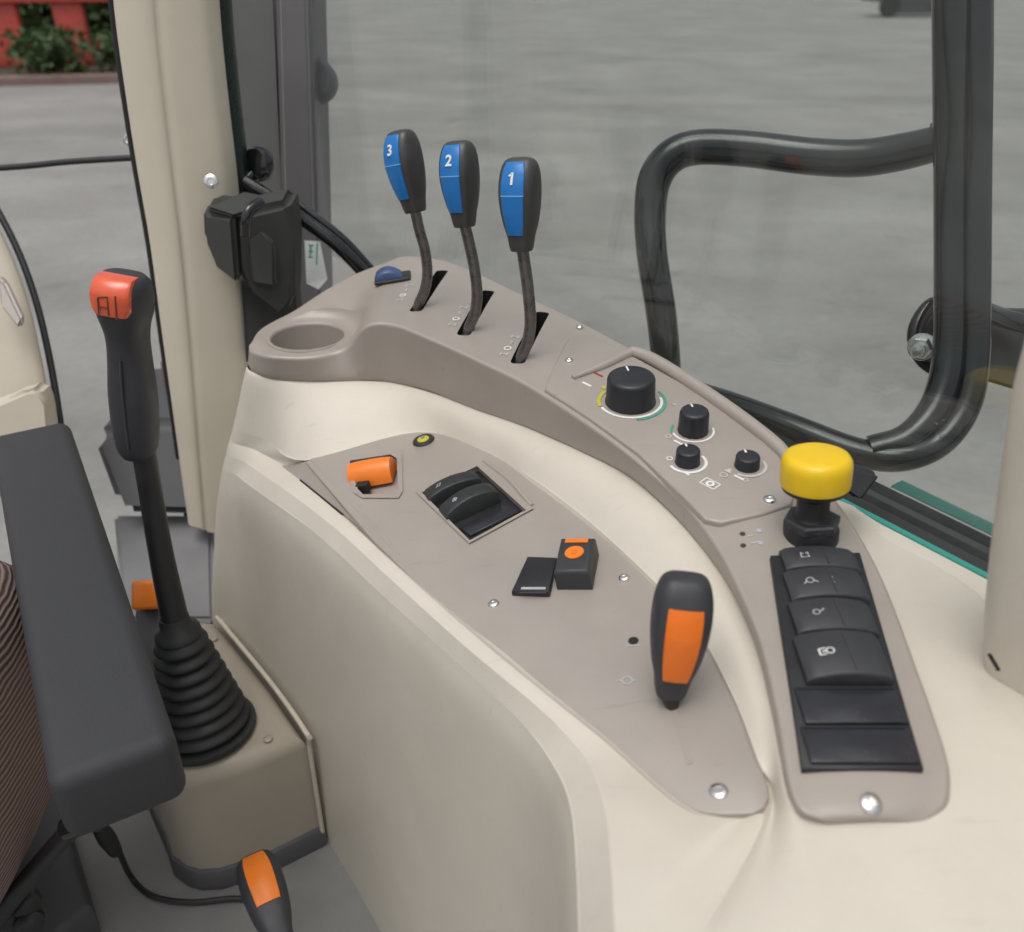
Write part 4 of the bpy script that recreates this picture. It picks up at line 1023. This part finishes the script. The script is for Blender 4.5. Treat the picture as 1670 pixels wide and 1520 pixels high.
lt = thing('side_trim', V(-.75, 1.12, -.80), 'cream moulded side trim with black seal at the left edge behind the armrest', 'trim')
ed = [(-40, 290), (-5, 345), (30, 415), (58, 495), (78, 580), (92, 660), (100, 720), (106, 790)]
q = MB(); rows = []
for i, p in enumerate(ed):
    a = at(*p, d=1.18); L = at(p[0] - 420, p[1] + 40, d=1.10)
    fr0 = a.lerp(L, .08) + Vector((0, -.015, 0)); rec = a.lerp(L, .22) + Vector((0, -.012, 0)); rec2 = a.lerp(L, .30) + Vector((0, (-.03 if i > 4 else -.002), 0)); 
    rows.append([a + Vector((-.07, .06, 0)), a, fr0, rec, rec2, a.lerp(L, .5) + Vector((0, -.02, 0)), L, L + Vector((0, .06, 0))])
nl = len(rows[0]); ls = [cr([r_[j] for r_ in rows], 4) for j in range(nl)]
grid(q, [chaikin([ls[j][i] for j in range(nl)], 2) for i in range(len(ls[0]))]); q.build('moulding', 'cream_trim', lt, smooth=60)
q = MB(); tube(q, [at(p[0] + 2, p[1], d=1.20) for p in ed], .0045, 10, 4); q.build('seal', 'rubber', lt)
q = MB(); boxpx(q, [at(-60, 672, d=1.10), at(0, 658, d=1.105), at(42, 636, d=1.12), at(64, 634, d=1.13), at(76, 660, d=1.14), at(84, 720, d=1.14), at(80, 790, d=1.13), at(-60, 800, d=1.08)], Vector((0, .03, 0)), .008); q.build('lower_moulding', 'cream_trim', lt)
q = MB(); boxpx(q, [at(-6, 452, d=1.13), at(8, 462, d=1.13), at(36, 522, d=1.125), at(30, 538, d=1.125), at(0, 500, d=1.12)], Vector((0, .012, 0)), .003); q.build('recess_cover', 'taupe', lt)
q = MB(); tube(q, [at(-300, 290, y=1.30), at(0, 274, y=1.27), at(110, 264, y=1.26), at(222, 257, y=1.25)], .0042, 10, 4)
tag(q.build('rear_window_rod', 'rubber'), 'thin black horizontal rod across the rear opening left of the pillar', 'rod')

# ------------------------------------------------------------------ side window, seal and outside rail
WN = Vector((.817, .576, 0)).normalized(); WT = Vector((WN.y, -WN.x, 0))
W0 = CAM + WN * .545
def wp(s_, z, o=0.): return W0 + WT * s_ + WN * o + Vector((0, 0, z))
win = thing('side_window', wp(0, -.36), 'side window pane with black ribbed seal along the console', 'window')
def glass_material():
    m = bpy.data.materials.new('glass'); m.use_nodes = True; n = m.node_tree; n.nodes.clear()
    o = n.nodes.new('ShaderNodeOutputMaterial'); tr0 = n.nodes.new('ShaderNodeBsdfTransparent'); tr0.inputs[0].default_value = (.93, .955, .945, 1)
    gs = n.nodes.new('ShaderNodeBsdfGlossy'); gs.inputs['Roughness'].default_value = .02
    lw = n.nodes.new('ShaderNodeLayerWeight'); lw.inputs['Blend'].default_value = .5
    pw = n.nodes.new('ShaderNodeMath'); pw.operation = 'POWER'; pw.inputs[1].default_value = 5; n.links.new(lw.outputs['Facing'], pw.inputs[0])
    fz = n.nodes.new('ShaderNodeMath'); fz.operation = 'MULTIPLY_ADD'; fz.inputs[1].default_value = .9; fz.inputs[2].default_value = .045; n.links.new(pw.outputs[0], fz.inputs[0])
    mx = n.nodes.new('ShaderNodeMixShader'); n.links.new(fz.outputs[0], mx.inputs[0]); n.links.new(tr0.outputs[0], mx.inputs[1]); n.links.new(gs.outputs[0], mx.inputs[2])
    df = n.nodes.new('ShaderNodeBsdfDiffuse'); df.inputs[0].default_value = (.55, .55, .52, 1)
    tc = n.nodes.new('ShaderNodeTexCoord'); nz = n.nodes.new('ShaderNodeTexNoise'); nz.inputs['Scale'].default_value = 9; nz.inputs['Detail'].default_value = 8; nz.inputs['Roughness'].default_value = .7
    n.links.new(tc.outputs['Object'], nz.inputs['Vector'])
    mr = n.nodes.new('ShaderNodeMapRange'); mr.inputs['From Min'].default_value = .45; mr.inputs['From Max'].default_value = .8; mr.inputs['To Min'].default_value = .004; mr.inputs['To Max'].default_value = .05
    n.links.new(nz.outputs['Fac'], mr.inputs['Value'])
    m2 = n.nodes.new('ShaderNodeMixShader'); n.links.new(mr.outputs[0], m2.inputs[0]); n.links.new(mx.outputs[0], m2.inputs[1]); n.links.new(df.outputs[0], m2.inputs[2])
    n.links.new(m2.outputs[0], o.inputs[0]); return m
M['glass'] = glass_material()
s0, s1 = -1.25, .30
q = MB(); q.add([wp(s0, -.40), wp(s1, -.40), wp(s1, .45), wp(s0, .45), wp(s0, -.40, .005), wp(s1, -.40, .005), wp(s1, .45, .005), wp(s0, .45, .005)],
                [[0, 1, 2, 3], [7, 6, 5, 4], [0, 4, 5, 1], [1, 5, 6, 2], [2, 6, 7, 3], [3, 7, 4, 0]]); q.build('glass_pane', 'glass', win, smooth=0)
q = MB(); sx = [-.05, .05, .15, .25, .35, .42]
def sweep(name, prof, m, sa=-.80, sb=.20, n=2):
    q = MB(); grid(q, [[wp(sa + (sb - sa) * i / n, z, o) for o, z in prof] for i in range(n + 1)], True, True); return q.build(name, m, win, smooth=30)
sweep('sill_strip', [(-.075, -.40), (-.075, -.362), (-.035, -.353), (-.02, -.353), (-.02, -.40)], 'cream')
sweep('rubber_seal', [(-.0205, -.40), (-.0205, -.352), (-.016, -.347), (-.013, -.350), (-.010, -.345), (-.006, -.343), (-.002, -.345), (-.0005, -.352), (-.0005, -.40)], 'rubber')
sweep('glass_edge', [(-.0250, -.38), (-.0250, -.3515), (-.0215, -.3505), (-.0215, -.38)], 'teal')
sweep('outer_gasket', [(.0055, -.41), (.0055, -.352), (.012, -.346), (.020, -.352), (.022, -.41)], 'rubber')
for i in range(190):
    s_ = -.30 + .33 * i / 190; q = MB(); fr_ = frame(wp(s_, -.3465, .0215), (0, 0, 1), WT)
    rbox(q, fr_, .0010, .014, .002, .0003, 1); q.build('frit_rib', 'teal', win)

rail = thing('grab_rail', at(1570, 600, d=.72), 'glossy black bent tube grab rail outside the side window', 'rail')
q = MB(); lp = [(1088, 640, .90), (1086, 590, .88), (1078, 510, .87), (1064, 420, .86), (1060, 350, .86), (1068, 292, .855), (1095, 255, .85), (1140, 240, .845), (1220, 243, .83), (1320, 255, .81), (1400, 258, .79), (1470, 248, .77), (1545, 230, .745)]
tube(q, [at(p[0], p[1], d=p[2]) for p in lp], [.0145, .0145, .0150, .0150, .0155, .0165, .0165, .0165, .0165, .0165, .0165, .0160, .0145], 20, 6); q.build('upper_loop', 'gloss_black', rail)
q = MB(); tube(q, [at(1549, -90, d=.665), at(1549, 100, d=.69), at(1550, 300, d=.72), at(1550, 480, d=.730), at(1548, 570, d=.733), at(1538, 630, d=.733), at(1515, 680, d=.732), at(1475, 718, d=.732), at(1420, 735, d=.738)], .0128, 20, 4); q.build('inner_post', 'gloss_black', rail)
q = MB(); lo = [(1592, -90, .67), (1592, 100, .69), (1591, 300, .715), (1590, 480, .725), (1588, 590, .73), (1573, 665, .73), (1530, 722, .73), (1465, 746, .73), (1390, 735, .745), (1290, 697, .77), (1190, 660, .81), (1100, 632, .86)]
tube(q, [at(p[0], p[1], d=p[2]) for p in lo], .0122, 20, 6); q.build('lower_loop', 'gloss_black', rail)
q = MB(); lathe(q, frame(at(1530, 234, d=.748), at(1530, 234, d=.748) - at(1500, 242, d=.755)), [(.0175, -.004), (.019, 0), (.0175, .006)], 20); q.build('weld_collar', 'gloss_black', rail)

hg = thing('hinge_arm', at(1500, 560, d=.78), 'black hinge arm with silver bolt beside the rail at the right edge', 'hinge')
q = MB(); tube(q, [at(1575, 505, d=.785), at(1548, 494, d=.785), at(1515, 500, d=.785), at(1492, 540, d=.785), at(1500, 580, d=.785), at(1530, 604, d=.785), at(1570, 610, d=.785)], .0065, 12, 6); q.build('loop', 'gloss_black', hg)
q = MB(); boxpx(q, [at(1520, 505, d=.80), at(1690, 508, d=.80), at(1690, 648, d=.80), at(1530, 600, d=.80), at(1500, 550, d=.80)], Vector((0, .012, 0)), .004); q.build('arm_plate', 'latch', hg)
q = MB(); tube(q, [at(1600, 505, d=.765), at(1640, 520, d=.78), at(1700, 535, d=.775)], .0085, 12, 3); q.build('arm_tube', 'gloss_black', hg)
bf = frame(at(1503, 566, d=.765), (-.55, -.8, .15))
q = MB(); lathe(q, bf, [(.0120, -.003), (.0120, .0), (.0112, .0015), (.008, .002)], 24, cap1=False); q.build('washer', 'screw_steel', hg)
q = MB(); lathe(q, bf, [(.0098, .0018), (.0098, .008), (.0085, .0095), (.006, .0095)], 6, cap1=True); q.build('nut', 'screw_steel', hg, smooth=20)
q = MB(); lathe(q, bf, [(.0055, .008), (.0055, .017), (.0045, .019), (0, .0195)], 18, cap1=False); q.build('bolt', 'screw_steel', hg)

# black bracket just behind the yellow button
q = MB(); boxpx(q, [at(1388, 762, d=.615), at(1440, 775, d=.60), at(1405, 822, d=.585), at(1378, 800, d=.595)], Vector((0, .02, -.005)), .003)
o = q.build('seal_corner_block', 'black_plastic'); tag(o, 'black rubber corner block behind the yellow push button', 'block')

# cream pillar trim at the right edge, close to the camera
rt = thing('front_trim', at(1640, 1200, d=.40), 'cream front pillar trim along the right edge of the view', 'trim')
ed = [(1672, 560), (1647, 660), (1630, 780), (1614, 900), (1606, 980), (1603, 1040), (1603, 1110), (1606, 1200)]
q = MB(); rows = []
for (px, py) in ed:
    a = at(px, py, y=.378); rows.append([a + Vector((.045, .05, 0)), a + Vector((.010, .018, 0)), a, a + Vector((.016, -.020, 0)), a + Vector((.05, -.062, 0)), a + Vector((.15, -.11, 0))])
nl = len(rows[0]); ls = [cr([r_[j] for r_ in rows], 5) for j in range(nl)]
grid(q, [chaikin([ls[j][i] for j in range(nl)], 2) for i in range(len(ls[0]))]); q.build('moulding', 'cream', rt, smooth=60)
q = MB(); tube(q, [at(1614, 1068, y=.369), at(1628, 1092, y=.353)], .0011, 8); q.build('parting_gap', 'slot_black', rt)
